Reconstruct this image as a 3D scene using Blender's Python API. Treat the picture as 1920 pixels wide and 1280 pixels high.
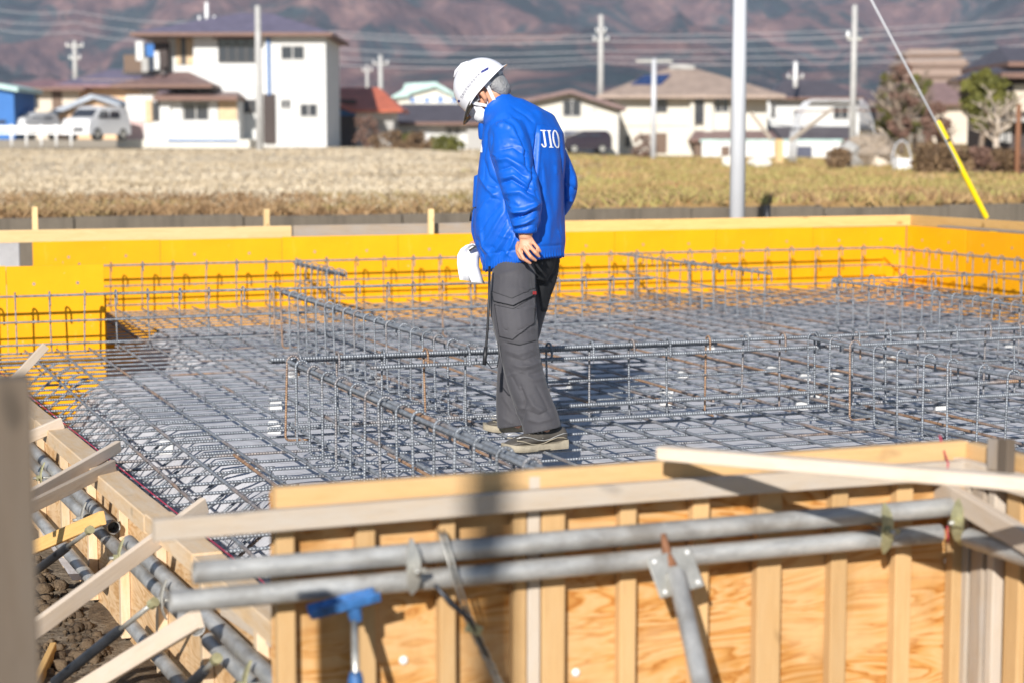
import bpy, bmesh, math, random
import numpy as np
from mathutils import Vector, Matrix, Euler
from mathutils.bvhtree import BVHTree
R=math.radians
random.seed(7)
for o in list(bpy.data.objects): bpy.data.objects.remove(o, do_unlink=True)
sc=bpy.context.scene
COL=sc.collection
# ------------------------------------------------------------------ camera
FPX=3448.0; YAW=R(21.2); PITCH=R(6.12); CH=1.30      # focal length in px of a 1920 wide frame, heading, tilt, eye height
cd=bpy.data.cameras.new('camera'); cam=bpy.data.objects.new('camera',cd); COL.objects.link(cam)
cd.sensor_width=36.0; cd.lens=36.0*FPX/1920.0; cd.clip_start=0.1; cd.clip_end=20000
cam.location=(0,0,CH); cam.rotation_euler=(R(90)-PITCH,0,-YAW)
cd.dof.use_dof=True; cd.dof.focus_distance=7.75; cd.dof.aperture_fstop=2.6; cd.dof.aperture_blades=0
sc.camera=cam
# ------------------------------------------------------------------ sky, sun, exposure
SUN_EL=R(25.0); SUN_AZ=R(213.0)
w=bpy.data.worlds.new('World'); sc.world=w; w.use_nodes=True
wn=w.node_tree; sky=wn.nodes.new('ShaderNodeTexSky'); sky.sky_type='NISHITA'; sky.sun_disc=False
sky.sun_elevation=SUN_EL; sky.sun_rotation=SUN_AZ; sky.air_density=1.0; sky.dust_density=0.15; sky.ozone_density=2.5
wn.links.new(sky.outputs[0], wn.nodes['Background'].inputs[0]); wn.nodes['Background'].inputs[1].default_value=0.062
sd=bpy.data.lights.new('sun','SUN'); sd.energy=5.0; sd.angle=R(0.53); sd.color=(1.0,0.955,0.90)
sun=bpy.data.objects.new('sun',sd); COL.objects.link(sun)
sdir=Vector((math.sin(SUN_AZ)*math.cos(SUN_EL), math.cos(SUN_AZ)*math.cos(SUN_EL), math.sin(SUN_EL)))
sun.rotation_euler=sdir.to_track_quat('Z','Y').to_euler(); sun.location=(-8,-14,14)
vs=sc.view_settings; vs.view_transform='Standard'; vs.look='None'; vs.exposure=0.78; vs.gamma=1.0; vs.use_curve_mapping=False
sc.render.engine='CYCLES'
# ------------------------------------------------------------------ survey helpers (metres from the camera station)
FW=Vector((math.sin(YAW)*math.cos(PITCH), math.cos(YAW)*math.cos(PITCH), -math.sin(PITCH)))
RT=Vector((math.cos(YAW),-math.sin(YAW),0)); UP=RT.cross(FW); CAM=Vector((0,0,CH))
def ray(u,v): return FW+RT*((u-960)/FPX)-UP*((v-640)/FPX)
def at(u,v,D): return CAM+ray(u,v)*D
def onz(u,v,z): d=ray(u,v); return CAM+d*((z-CH)/d.z)
def ony(u,v,y): d=ray(u,v); return CAM+d*(y/d.y)
def onx(u,v,x): d=ray(u,v); return CAM+d*(x/d.x)
HFW=Vector((math.sin(YAW),math.cos(YAW),0))
# ------------------------------------------------------------------ object helpers
WM={}
def world(o): return WM.get(o.name, Matrix.Identity(4))
def link(name, data, parent=None, M=None):
    o=bpy.data.objects.new(name, data); COL.objects.link(o)
    M=M.copy() if M is not None else Matrix.Identity(4)
    if parent is not None:
        o.parent=parent; o.matrix_parent_inverse=Matrix.Identity(4)
        o.matrix_basis=world(parent).inverted()@M
    else: o.matrix_basis=M
    WM[o.name]=M
    return o
def tag(o,label,cat,group=None):
    o['label']=label; o['category']=cat
    if group: o['group']=group
    return o
def thing(name,label,cat,loc=(0,0,0),rz=0,group=None):
    o=link(name,None,None,Matrix.Translation(Vector(loc))@Matrix.Rotation(rz,4,'Z')); o.empty_display_size=0.1
    return tag(o,label,cat,group)
def kind(o,k): o['kind']=k; return o
class MB:
    def __init__(s): s.v=[]; s.f=[]
    def add(s,vs,fs):
        n=len(s.v); s.v+= [tuple(p) for p in vs]; s.f+=[tuple(i+n for i in f) for f in fs]; return s
    def box(s,x0,x1,y0,y1,z0,z1,M=None):
        p=[Vector((x,y,z)) for z in (z0,z1) for y in (y0,y1) for x in (x0,x1)]
        if M is not None: p=[M@q for q in p]
        return s.add(p,[(0,2,3,1),(4,5,7,6),(0,1,5,4),(2,6,7,3),(0,4,6,2),(1,3,7,5)])
    def prism(s,poly,y0,y1):        # poly in xz, extruded along y
        n=len(poly)
        p=[(x,y0,z) for x,z in poly]+[(x,y1,z) for x,z in poly]
        return s.add(p,[tuple(range(n-1,-1,-1)),tuple(range(n,2*n))]+[(i,(i+1)%n,n+(i+1)%n,n+i) for i in range(n)])
    def tube(s,pts,rad,n=8,cap=True,hint=None):
        pts=[Vector(p) for p in pts]; m=len(pts)
        if not hasattr(rad,'__len__'): rad=[rad]*m
        vs=[]; ref=None
        for i,p in enumerate(pts):
            t=(pts[min(i+1,m-1)]-pts[max(i-1,0)]).normalized()
            if ref is None:
                ref=Vector(hint) if hint else (Vector((0,0,1)) if abs(t.z)<.9 else Vector((1,0,0)))
            a=(ref-t*ref.dot(t)).normalized(); b=t.cross(a); ref=a
            vs+=[p+(a*math.cos(2*math.pi*k/n)+b*math.sin(2*math.pi*k/n))*rad[i] for k in range(n)]
        fs=[(i*n+k,i*n+(k+1)%n,(i+1)*n+(k+1)%n,(i+1)*n+k) for i in range(m-1) for k in range(n)]
        if cap: fs+=[tuple(range(n-1,-1,-1)),tuple((m-1)*n+k for k in range(n))]
        return s.add(vs,fs)
    def loft(s,rings,cap=True):
        n=len(rings[0]); m=len(rings)
        vs=[p for r in rings for p in r]
        fs=[(i*n+k,i*n+(k+1)%n,(i+1)*n+(k+1)%n,(i+1)*n+k) for i in range(m-1) for k in range(n)]
        if cap: fs+=[tuple(range(n-1,-1,-1)),tuple((m-1)*n+k for k in range(n))]
        return s.add(vs,fs)
    def mesh(s,name,mat=None,smooth=False,bevel=0,auto=None):
        me=bpy.data.meshes.new(name); me.from_pydata(s.v,[],s.f)
        if bevel:
            bm=bmesh.new(); bm.from_mesh(me); bmesh.ops.bevel(bm,geom=list(bm.edges),offset=bevel,segments=1,affect='EDGES',clamp_overlap=True); bm.to_mesh(me); bm.free()
        bm=bmesh.new(); bm.from_mesh(me); bmesh.ops.recalc_face_normals(bm,faces=bm.faces); bm.to_mesh(me); bm.free()
        if smooth:
            me.polygons.foreach_set('use_smooth',[True]*len(me.polygons))
            if auto:
                try: me.set_sharp_from_angle(angle=R(auto))
                except Exception: pass
        if mat: me.materials.append(mat)
        me.update(); return me
    def obj(s,name,mat,parent=None,M=None,**k): return link(name,s.mesh(name,mat,**k),parent,M)
def frame(a,b,upv=(0,0,1)):
    a=Vector(a); b=Vector(b); x=(b-a).normalized(); up=Vector(upv)
    if abs(x.dot(up.normalized()))>.98: up=Vector((0,1,0)) if abs(x.y)<.9 else Vector((1,0,0))
    y=up.cross(x).normalized(); z=x.cross(y)
    M=Matrix((x,y,z)).transposed().to_4x4(); M.translation=(a+b)/2
    return M
_bc={}
def board(name,a,b,w,t,mat,parent=None,upv=(0,0,1),bev=.0025,warp=0.0):
    """sawn timber from a to b: w across, t along upv; the grain runs along local x"""
    L=(Vector(b)-Vector(a)).length; key=(round(L,3),w,t,mat.name,bev,warp)
    if key not in _bc:
        m=MB(); n=7
        rs=[]
        rr=random.Random(len(_bc))
        for i in range(n):
            x=-L/2+L*i/(n-1); k=warp*math.sin(math.pi*i/(n-1)); jw=1+rr.uniform(-.012,.012)
            c=min(bev,w*.3,t*.3); W=w/2*jw; T=t/2*jw
            rs.append([Vector((x,yy,zz+k)) for yy,zz in ((-W+c,-T),(W-c,-T),(W,-T+c),(W,T-c),(W-c,T),(-W+c,T),(-W,T-c),(-W,-T+c))])
        m.loft(rs); _bc[key]=m.mesh(name,mat)
    return link(name,_bc[key],parent,frame(a,b,upv))
def pipe(name,a,b,r,mat,parent=None,n=20,wall=.003,closed=False):
    a=Vector(a); b=Vector(b); L=(b-a).length; m=MB()
    def ring(x,q): return [Vector((x,q*math.cos(2*math.pi*k/n),q*math.sin(2*math.pi*k/n))) for k in range(n)]
    ri=max(r-wall,.0005)
    xs=[-L/2]+[-L/2+L*i/6 for i in range(1,6)]+[L/2]
    rs=[ring(x,r) for x in xs]
    if closed: m.loft(rs)
    else:
        d=min(.08,L/3)
        m.loft([ring(-L/2+d,ri*.98),ring(-L/2+.001,ri)]+rs+[ring(L/2-.001,ri),ring(L/2-d,ri*.98)])
    return link(name,m.mesh(name,mat,smooth=True,auto=50),parent,frame(a,b))
# ------------------------------------------------------------------ materials
MATS={}
class NT:
    def __init__(s,name,rough=.7,metal=0.0,spec=.5):
        s.m=bpy.data.materials.new(name); s.m.use_nodes=True; s.t=s.m.node_tree; s.n=s.t.nodes; s.l=s.t.links
        s.b=s.n['Principled BSDF']; s.b.inputs['Roughness'].default_value=rough; s.b.inputs['Metallic'].default_value=metal
        s.b.inputs['Specular IOR Level'].default_value=spec
        s.tc=s.n.new('ShaderNodeTexCoord'); s.oi=s.n.new('ShaderNodeObjectInfo'); MATS[name]=s.m
    def coord(s,kind='Object',scale=(1,1,1),rand=False):
        mp=s.n.new('ShaderNodeMapping'); s.l.new(s.tc.outputs[kind],mp.inputs[0]); mp.inputs['Scale'].default_value=scale
        if rand:
            q=s.n.new('ShaderNodeVectorMath'); q.operation='SCALE'; q.inputs[0].default_value=(37.0,19.0,53.0); s.l.new(s.oi.outputs['Random'],q.inputs['Scale']); s.l.new(q.outputs[0],mp.inputs['Location'])
        return mp.outputs[0]
    def noise(s,vec,scale,detail=4,rough=.6,dist=0.0):
        n=s.n.new('ShaderNodeTexNoise'); n.inputs['Scale'].default_value=scale; n.inputs['Detail'].default_value=detail; n.inputs['Roughness'].default_value=rough; n.inputs['Distortion'].default_value=dist
        s.l.new(vec,n.inputs['Vector']); return n.outputs['Fac']
    def ramp(s,fac,stops,interp='LINEAR'):
        r=s.n.new('ShaderNodeValToRGB'); e=r.color_ramp.elements; r.color_ramp.interpolation=interp
        while len(e)<len(stops): e.new(.5)
        for k,(p,c) in enumerate(stops): e[k].position=p; e[k].color=(c[0],c[1],c[2],1) if hasattr(c,'__len__') else (c,c,c,1)
        s.l.new(fac,r.inputs[0]); return r.outputs[0]
    def mix(s,fac,a,b,mode='MIX'):
        m=s.n.new('ShaderNodeMix'); m.data_type='RGBA'; m.blend_type=mode
        for sock,val in ((m.inputs[0],fac),(m.inputs[6],a),(m.inputs[7],b)):
            if hasattr(val,'is_linked'): s.l.new(val,sock)
            elif hasattr(val,'__len__'): sock.default_value=(val[0],val[1],val[2],1)
            else: sock.default_value=val
        return m.outputs[2]
    def bump(s,h,strength=.3,dist=.01,prev=None):
        b=s.n.new('ShaderNodeBump'); b.inputs['Strength'].default_value=strength; b.inputs['Distance'].default_value=dist; s.l.new(h,b.inputs['Height'])
        if prev is not None: s.l.new(prev,b.inputs['Normal'])
        s.l.new(b.outputs[0],s.b.inputs['Normal']); return b.outputs[0]
    def col(s,c):
        if hasattr(c,'is_linked'): s.l.new(c,s.b.inputs['Base Color'])
        else: s.b.inputs['Base Color'].default_value=(c[0],c[1],c[2],1)
        return s
    def rough(s,r): s.l.new(r,s.b.inputs['Roughness']); return s
def plain(name,c,rough=.7,metal=0,var=.12,scale=3.0,bump=0,bscale=60,spec=.5):
    m=NT(name,rough,metal,spec); v=m.coord()
    n=m.noise(v,scale,5)
    dk=[x*(1-var) for x in c]; lt=[min(1,x*(1+var)) for x in c]
    m.col(m.ramp(n,[(.3,dk),(.7,lt)]))
    if bump: m.bump(m.noise(v,bscale,4),bump,.01)
    return m.m
def wood(name,light,dark,stretch=14,scale=9,weather=None,rough=.75,fig=1.0):
    """sawn softwood: long grain bands, knots, optional grey weathering"""
    m=NT(name,rough,0,.25); v=m.coord('Object',(1.0,stretch,stretch),True)
    g=m.noise(v,scale*.18,5,.65,1.2); fine=m.noise(m.coord('Object',(1.5,stretch*6,stretch*6),True),scale*.6,3,.7)
    c=m.ramp(g,[(.25,dark),(.45,light),(.6,[.5*a+.5*b for a,b in zip(light,dark)]),(.8,light)])
    c=m.mix(.22*fig,c,m.ramp(fine,[(.3,[x*.45 for x in dark]),(.7,light)]))
    kn=m.noise(m.coord('Object',(3,7,7),True),2.1,2,.4); c=m.mix(m.ramp(kn,[(.70,0.),(.78,.75)]),c,[x*.35 for x in dark])
    if weather:
        wn_=m.noise(m.coord('Object',(1.6,6,6),True),2.8,7,.78); c=m.mix(m.ramp(wn_,[(.35,.15),(.7,.95)]),c,weather)
    # every board its own tone
    mm=m.n.new('ShaderNodeMapRange'); m.l.new(m.oi.outputs['Random'],mm.inputs[0]); mm.inputs[3].default_value=.78; mm.inputs[4].default_value=1.12
    hv=m.n.new('ShaderNodeHueSaturation'); m.l.new(mm.outputs[0],hv.inputs['Value']); m.l.new(c,hv.inputs['Color'])
    m.col(hv.outputs[0]); m.bump(fine,.25,.002); return m.m
# ------------------------------------------------------------------ material set
M_BATTEN=wood('batten_wood',(.62,.385,.17),(.44,.24,.085),weather=(.54,.36,.18),fig=1.6)
M_BOARD=wood('pale_board',(.60,.48,.35),(.42,.31,.20),weather=(.50,.45,.39),fig=1.8)
M_BEAM=wood('beam_wood',(.64,.43,.22),(.46,.27,.11),weather=(.60,.50,.38))
M_OLD=wood('old_board',(.40,.30,.20),(.20,.14,.09),weather=(.32,.29,.26))
M_BRACE=wood('brace_wood',(.62,.50,.37),(.46,.33,.21),weather=(.56,.48,.40))
M_DARKPOST=wood('grey_post',(.14,.105,.075),(.09,.066,.045),weather=(.12,.097,.075))
def plywood(name,light,mid,dark):
    m=NT(name,.6,0,.3)
    v=m.coord('Object',(1,1,1),True)
    # rotary-cut face: flat flame figure running along x
    nz=m.noise(m.coord('Object',(1.6,1.6,8.0),True),1.1,4,.5,1.3)
    wv=m.n.new('ShaderNodeMath'); wv.operation='MULTIPLY'; wv.inputs[1].default_value=9.0; m.l.new(nz,wv.inputs[0])
    fr=m.n.new('ShaderNodeMath'); fr.operation='FRACT'; m.l.new(wv.outputs[0],fr.inputs[0])
    c=m.ramp(fr.outputs[0],[(0,light),(.45,mid),(.72,dark),(.8,mid),(1,light)])
    patch=m.noise(m.coord('Object',(1.5,1.5,3),True),2.3,3,.5); c=m.mix(m.ramp(patch,[(.36,.15),(.52,1.)]),light,c)
    fine=m.noise(m.coord('Object',(3,3,60),True),8,3,.7); c=m.mix(.10,c,m.ramp(fine,[(.3,dark),(.7,light)]))
    stain=m.noise(m.coord('Object',(3,3,1.2),True),1.7,4,.6); c=m.mix(m.ramp(stain,[(.52,0.),(.70,.6)]),c,[x*.55 for x in mid])
    m.col(c); m.bump(fine,.12,.002); return m.m
M_PLY=plywood('plywood_face',(.58,.365,.17),(.52,.26,.07),(.33,.11,.012))
M_PLY2=plywood('plywood_pale',(.70,.50,.30),(.62,.40,.20),(.45,.24,.09))
def yellow():
    m=NT('yellow_coated_panel',.5,0,.3); v=m.coord()
    n=m.noise(v,2.5,4); c=m.ramp(n,[(.3,(.74,.325,.001)),(.7,(.82,.375,.002))])
    s_=m.noise(m.coord('Object',(4,4,1.0)),3.5,5,.7); c=m.mix(m.ramp(s_,[(.62,0.),(.8,.35)]),c,(.80,.50,.10))
    sp=m.noise(v,26,2,.5); c=m.mix(m.ramp(sp,[(.74,0.),(.78,.5)]),c,(.75,.58,.35))
    hv=m.n.new('ShaderNodeHueSaturation'); mm=m.n.new('ShaderNodeMapRange'); m.l.new(m.oi.outputs['Random'],mm.inputs[0]); mm.inputs[3].default_value=.9; mm.inputs[4].default_value=1.04
    m.l.new(mm.outputs[0],hv.inputs['Value']); m.l.new(c,hv.inputs['Color']); m.col(hv.outputs[0]); return m.m
M_YEL=yellow()
def rebar(name,rustiness):
    m=NT(name,.45,.25,.5); v=m.coord('Object',(1,1,1),True)
    a=m.noise(v,1.1,4,.6); b=m.noise(v,38,3,.6)
    steel=m.ramp(b,[(.3,(.11,.12,.135)),(.7,(.27,.29,.315))])
    rust=m.ramp(b,[(.3,(.15,.075,.035)),(.7,(.38,.21,.095))])
    ad=m.n.new('ShaderNodeMath'); ad.operation='ADD'; m.l.new(a,ad.inputs[0])
    rp=m.ramp(m.oi.outputs['Random'],[(0,0.),(.8,.0),(.92,.05),(1,.11)]); 
    m.l.new(rp,ad.inputs[1])
    f=m.ramp(ad.outputs[0],[(.60-rustiness,0.),(.76-rustiness,.85)])
    m.col(m.mix(f,steel,rust)); 
    inv=m.n.new('ShaderNodeMapRange'); m.l.new(f,inv.inputs[0]); inv.inputs[3].default_value=.3; inv.inputs[4].default_value=.05; m.l.new(inv.outputs[0],m.b.inputs['Metallic'])
    return m.m
M_RB=rebar('ribbed_steel',.03); M_RB2=rebar('ribbed_steel_rusty',.085); M_RB3=rebar('ribbed_steel_old',.2)
M_WIRE=plain('tie_wire',(.05,.05,.055),.5,.6)
def galv():
    m=NT('galvanised_pipe',.5,.35,.5); v=m.coord('Object',(1,1,1),True); n=m.noise(m.coord('Object',(1,3,3),True),7,5,.65)
    c=m.ramp(n,[(.3,(.25,.25,.245)),(.55,(.42,.42,.405)),(.75,(.56,.55,.52))]); s_=m.noise(v,3.2,4,.7); c=m.mix(m.ramp(s_,[(.48,0.),(.66,.7)]),c,(.17,.15,.125))
    sp=m.noise(v,60,3,.6); c=m.mix(m.ramp(sp,[(.66,0.),(.72,.5)]),c,(.62,.60,.56)); m.col(c); m.bump(sp,.2,.002); return m.m
M_PIPE=galv()
M_ZINC=plain('zinc_steel',(.42,.41,.37),.4,.55,.25,20,.1,80)
M_ZGREEN=plain('chromate_clamp',(.40,.38,.22),.4,.5,.3,30)
M_RUST=plain('rusty_iron',(.22,.10,.05),.8,.2,.4,30,.3,90)
M_DARKSTEEL=plain('dark_steel',(.06,.065,.075),.4,.7,.3,14)
M_BLUEP=plain('blue_painted_steel',(.035,.13,.33),.55,.1,.6,26,.25,60)
M_RED=plain('red_cord',(.42,.02,.06),.7)
def sheet():
    m=NT('blinding_sheet',.62,0,.35); v=m.coord(); a=m.noise(v,1.3,5,.6); b=m.noise(v,14,5,.6,.6); d=m.noise(v,90,3,.6)
    c=m.ramp(a,[(.3,(.41,.41,.43)),(.7,(.55,.545,.56))]); c=m.mix(m.ramp(b,[(.55,0.),(.72,.45)]),c,(.36,.33,.31)); c=m.mix(m.ramp(d,[(.62,0.),(.75,.35)]),c,(.25,.21,.18))
    m.col(c); p=m.bump(m.noise(v,5,4,.6,1.0),.55,.03); m.bump(b,.3,.008,p); return m.m
M_SHEET=sheet()
def soil():
    m=NT('dark_soil',.95,0,.2); v=m.coord(); a=m.noise(v,4,6,.7); b=m.noise(v,30,5,.7)
    c=m.ramp(a,[(.3,(.045,.032,.022)),(.55,(.13,.09,.055)),(.75,(.24,.18,.11))]); c=m.mix(m.ramp(b,[(.55,0.),(.8,.5)]),c,(.30,.23,.15)); m.col(c); p=m.bump(a,.8,.06); m.bump(b,.6,.02,p); return m.m
M_SOIL=soil()
M_STONE=plain('pebble',(.26,.21,.16),.9,0,.4,3,.4,40)
def concrete(name,c0,sc_=1.0,streak=True):
    m=NT(name,.85,0,.3); v=m.coord(); a=m.noise(v,1.2*sc_,6,.7); b=m.noise(v,22*sc_,5,.7); c=m.ramp(a,[(.3,[x*.72 for x in c0]),(.7,[x*1.15 for x in c0])])
    if streak: st=m.noise(m.coord('Object',(5,5,.25)),2,5,.7); c=m.mix(m.ramp(st,[(.5,0.),(.7,.55)]),c,[x*.5 for x in c0])
    c=m.mix(m.ramp(b,[(.5,0.),(.8,.3)]),c,[x*.6 for x in c0]); m.col(c); m.bump(b,.3,.01); return m.m
M_CONC=concrete('old_concrete',(.15,.125,.095)); M_POLE=concrete('pole_concrete',(.46,.45,.43),1.0); M_SPACER=concrete('mortar_block',(.56,.56,.55),3,False)
M_STEELPOLE=plain('galvanised_pole',(.52,.53,.55),.5,.1,.06,1.2)
M_YGUARD=plain('yellow_guard_tube',(.88,.62,.01),.35,0,.06,3)
M_BLACK=plain('black_plastic',(.012,.012,.014),.5)
M_WHITE=plain('white_paint',(.80,.80,.79),.5,0,.05)
# ------------------------------------------------------------------ ground, pit floor
def smooth(a,b,x): t=max(0,min(1,(x-a)/(b-a))); return t*t*(3-2*t)
WALLY=22.0
rg=random.Random(3)
def gheight(x,y):
    D=x*math.sin(YAW)+y*math.cos(YAW); lat=x*math.cos(YAW)-y*math.sin(YAW); t=lat/max(D,1.0)
    side=smooth(-.06,.10,t)
    far=smooth(WALLY,95,D); zl=.42+.62*far; zr=.50-.02*far
    z=zl*(1-side)+zr*side
    z+= .05*math.sin(x*.31)*math.sin(y*.23)*smooth(24,34,D)
    z+= smooth(190,900,D)*9.0+smooth(150,900,abs(D))*2
    s=smooth(WALLY-.05,WALLY+.05,y)
    low=-.52+.015*math.sin(3*x)*math.sin(2.3*y)
    if y<WALLY: low=low+smooth(1,6,-(x))*0.0
    return low*(1-s)+z*s
mb=MB(); angs=[R(a) for a in list(range(-180,-24,6))+list(np.arange(-24,24.1,.8))+list(range(30,180,6))]
rads=[.6,1.2,2,2.8,3.6,4.4,5.2,6,7,8,9,10,12,14,16,18,20]+[21+.25*i for i in range(24)]+[27.5,28.5,30,32,34,37,40,44,48,53,58,64,70,77,85,93,102,112,124,137,150,170,195,230,280,350,450,600,800,1100,1600,2600]
rows=[]
for r_ in rads:
    rows.append([Vector((r_*math.sin(a+YAW),r_*math.cos(a+YAW),gheight(r_*math.sin(a+YAW),r_*math.cos(a+YAW)))) for a in angs])
vsx=[p for r_ in rows for p in r_]; n=len(angs)
fsx=[(i*n+k,i*n+(k+1)%n,(i+1)*n+(k+1)%n,(i+1)*n+k) for i in range(len(rads)-1) for k in range(n)]+[tuple(range(n))]
mb.add(vsx,fsx)
def groundmat():
    m=NT('field_ground',.95,0,.15); g=m.n.new('ShaderNodeNewGeometry'); sp=m.n.new('ShaderNodeSeparateXYZ'); m.l.new(g.outputs['Position'],sp.inputs[0]); v=m.coord()
    # earth of the plot, straw field, green-brown verge: three kinds of ground with ragged borders
    a=m.noise(v,.35,5,.65); b=m.noise(v,2.2,5,.7); f=m.noise(v,14,4,.7)
    straw=m.ramp(b,[(.3,(.40,.31,.20)),(.5,(.50,.41,.29)),(.7,(.58,.49,.36))])
    verge=m.ramp(b,[(.28,(.26,.15,.07)),(.42,(.42,.27,.13)),(.56,(.31,.24,.09)),(.72,(.48,.36,.20))])
    earth=m.ramp(f,[(.3,(.10,.075,.05)),(.7,(.25,.20,.145))])
    def lin(node,x,y,c):
        q=m.n.new('ShaderNodeVectorMath'); q.operation='DOT_PRODUCT'; m.l.new(g.outputs['Position'],q.inputs[0]); q.inputs[1].default_value=(x,y,0)
        ad=m.n.new('ShaderNodeMath'); ad.operation='ADD'; m.l.new(q.outputs['Value'],ad.inputs[0]); ad.inputs[1].default_value=c; return ad.outputs[0]
    def plus(x,y,k):
        q=m.n.new('ShaderNodeMath'); q.operation='MULTIPLY_ADD'; m.l.new(y,q.inputs[0]); q.inputs[1].default_value=k; m.l.new(x,q.inputs[2]); return q.outputs[0]
    # field boundary line: right of it rough grass
    side=plus(lin(None,math.cos(YAW)*.16,-math.sin(YAW)*.16,-.6),a,2.2)
    c=m.mix(m.ramp(side,[(.0,0.),(1.0,1.)]),straw,verge)
    near=plus(lin(None,0,-1,25.2),a,-3.0); c=m.mix(m.ramp(near,[(.0,0.),(1.,.8)]),c,m.ramp(b,[(.3,(.13,.07,.025)),(.6,(.34,.21,.09)),(.75,(.18,.17,.05))]))
    plot=lin(None,0,-1,WALLY); c=m.mix(m.ramp(plot,[(.0,0.),(.02,1.)]),c,earth)
    m.col(c); m.bump(f,.6,.05); return m.m
g=mb.obj('ground',groundmat(),smooth=True); kind(g,'structure')
# floor of the foundation pit: blinding sheet inside, sloping down to a perimeter trench
OUT=[(.93,11.9),(1.82,11.9),(1.82,14.65),(9.62,14.65),(9.62,1.2),(2.80,1.2),(2.80,3.98),(1.16,3.98)]
def inset(poly,d):
    n=len(poly); res=[]
    for i in range(n):
        p0=Vector(poly[i-1]); p1=Vector(poly[i]); p2=Vector(poly[(i+1)%n])
        e1=(p1-p0).normalized(); e2=(p2-p1).normalized(); n1=Vector((e1.y,-e1.x)); n2=Vector((e2.y,-e2.x))
        k=(n1+n2); k=k/(k.dot(n1)); res.append(p1+k*d)
    return res
BED=-.095
ins=inset(OUT,.62); ins0=inset(OUT,.38)
mb=MB(); step=.16; tr=random.Random(5)
def inpoly(x,y,poly):
    c=False; n=len(poly)
    for i in range(n):
        x1,y1=poly[i]; x2,y2=poly[i-1]
        if (y1>y)!=(y2>y) and x<(x2-x1)*(y-y1)/(y2-y1)+x1: c=not c
    return c
def sdist(x,y,poly):
    d=1e9; p=Vector((x,y)); n=len(poly)
    for i in range(n):
        a=Vector(poly[i-1]); b=Vector(poly[i]); t=max(0,min(1,(p-a).dot(b-a)/(b-a).length_squared)); d=min(d,(p-a-(b-a)*t).length)
    return d if inpoly(x,y,poly) else -d
xs=np.arange(.86,9.7,.12); ys=np.arange(1.2,14.75,.12)
hh={}
for i,x in enumerate(xs):
    for j,y in enumerate(ys):
        d=sdist(x,y,OUT); wob=.04*math.sin(7*x+2*y)+.03*math.sin(5*y-3*x)
        z=BED-.36*(1-smooth(.42+wob,.66+wob,d))+.006*tr.uniform(-1,1)+.006*math.sin(2.1*x+y)*math.sin(1.7*y)
        hh[i,j]=len(mb.v); mb.v.append((x,y,z))
for i in range(len(xs)-1):
    for j in range(len(ys)-1):
        cx=(xs[i]+xs[i+1])/2; cy=(ys[j]+ys[j+1])/2
        if sdist(cx,cy,OUT)>-.02: mb.f.append((hh[i,j],hh[i+1,j],hh[i+1,j+1],hh[i,j+1]))
kind(mb.obj('pit_floor',M_SHEET,smooth=True),'structure')
# ------------------------------------------------------------------ ribbed reinforcing bars
def ribtube(pts,r,pitch=.0125,n=6,close=.0):
    """bar along a polyline with rolled cross ribs"""
    P=[Vector(p) for p in pts]; seg=[(P[i+1]-P[i]).length for i in range(len(P)-1)]; L=sum(seg)
    def pos(s):
        for i,l in enumerate(seg):
            if s<=l or i==len(seg)-1: return P[i]+(P[i+1]-P[i])*(s/l)
            s-=l
    q=[];rr=[]; k=int(L/pitch)
    for i in range(k):
        s=i*pitch
        q+= [pos(s),pos(s+pitch*.52),pos(s+pitch*.64),pos(s+pitch*.88)]; rr+=[r,r,r*1.22,r*1.22]
    q.append(pos(L)); rr.append(r)
    return MB().tube(q,rr,n)
_bars={}
def bar(name,a,b,r,mat,parent,ribs=True):
    L=(Vector(b)-Vector(a)).length; key=(round(L,2),r,mat.name,ribs)
    if key not in _bars:
        L2=round(L,2)
        m=ribtube([(-L2/2,0,0),(L2/2,0,0)],r) if ribs else MB().tube([(-L2/2,0,0),(0,0,0),(L2/2,0,0)],r,8)
        _bars[key]=m.mesh('bar',mat,smooth=True)
    M=frame(a,b); M=M@Matrix.Rotation(random.uniform(0,6.28),4,'X')
    return link(name,_bars[key],parent,M)
def edge_left(y): return 1.0+.165*smooth(10.5,4.5,y) if False else (1.165-(y-5)*.0375 if y<11.9 else 1.82)
matroot=thing('rebar_mat','flat mesh of ribbed steel bars tied over the pale pit floor','rebar',(5,9,0))
rb=random.Random(11)
ybars=[]; xbars=[]
y=4.15
while y<14.5:
    xl=(edge_left(y)+.06) if y<11.85 else 1.87
    o=bar('bar',(xl+rb.uniform(-.02,.03),y+rb.uniform(-.008,.008),0),(9.52,y+rb.uniform(-.008,.008),0),.0060,M_RB,matroot); xbars.append(y); y+=.2
x=1.29
while x<9.5:
    y1=14.5 if x>1.85 else 11.8
    y0=4.08 if x<2.9 else 1.5
    bar('bar',(x+rb.uniform(-.008,.008),y0,.014),(x+rb.uniform(-.008,.008),y1,.014),.0060,M_RB2,matroot); ybars.append(x); x+=.2
# odd lap bars laid over the mat
for (x,y0,y1) in ((3.42,8.2,10.6),(3.62,8.3,11.2),(3.99,7.95,10.3),(4.22,8.1,10.9),(5.05,7.9,10.1),(5.45,8.05,10.6),(6.05,8.2,9.9),(1.62,5.1,7.4),(2.22,4.9,7.2),(2.6,5.2,9.8)):
    bar('bar',(x,y0,.028),(x+.02,y1,.028),.0060,M_RB3,matroot)
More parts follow.
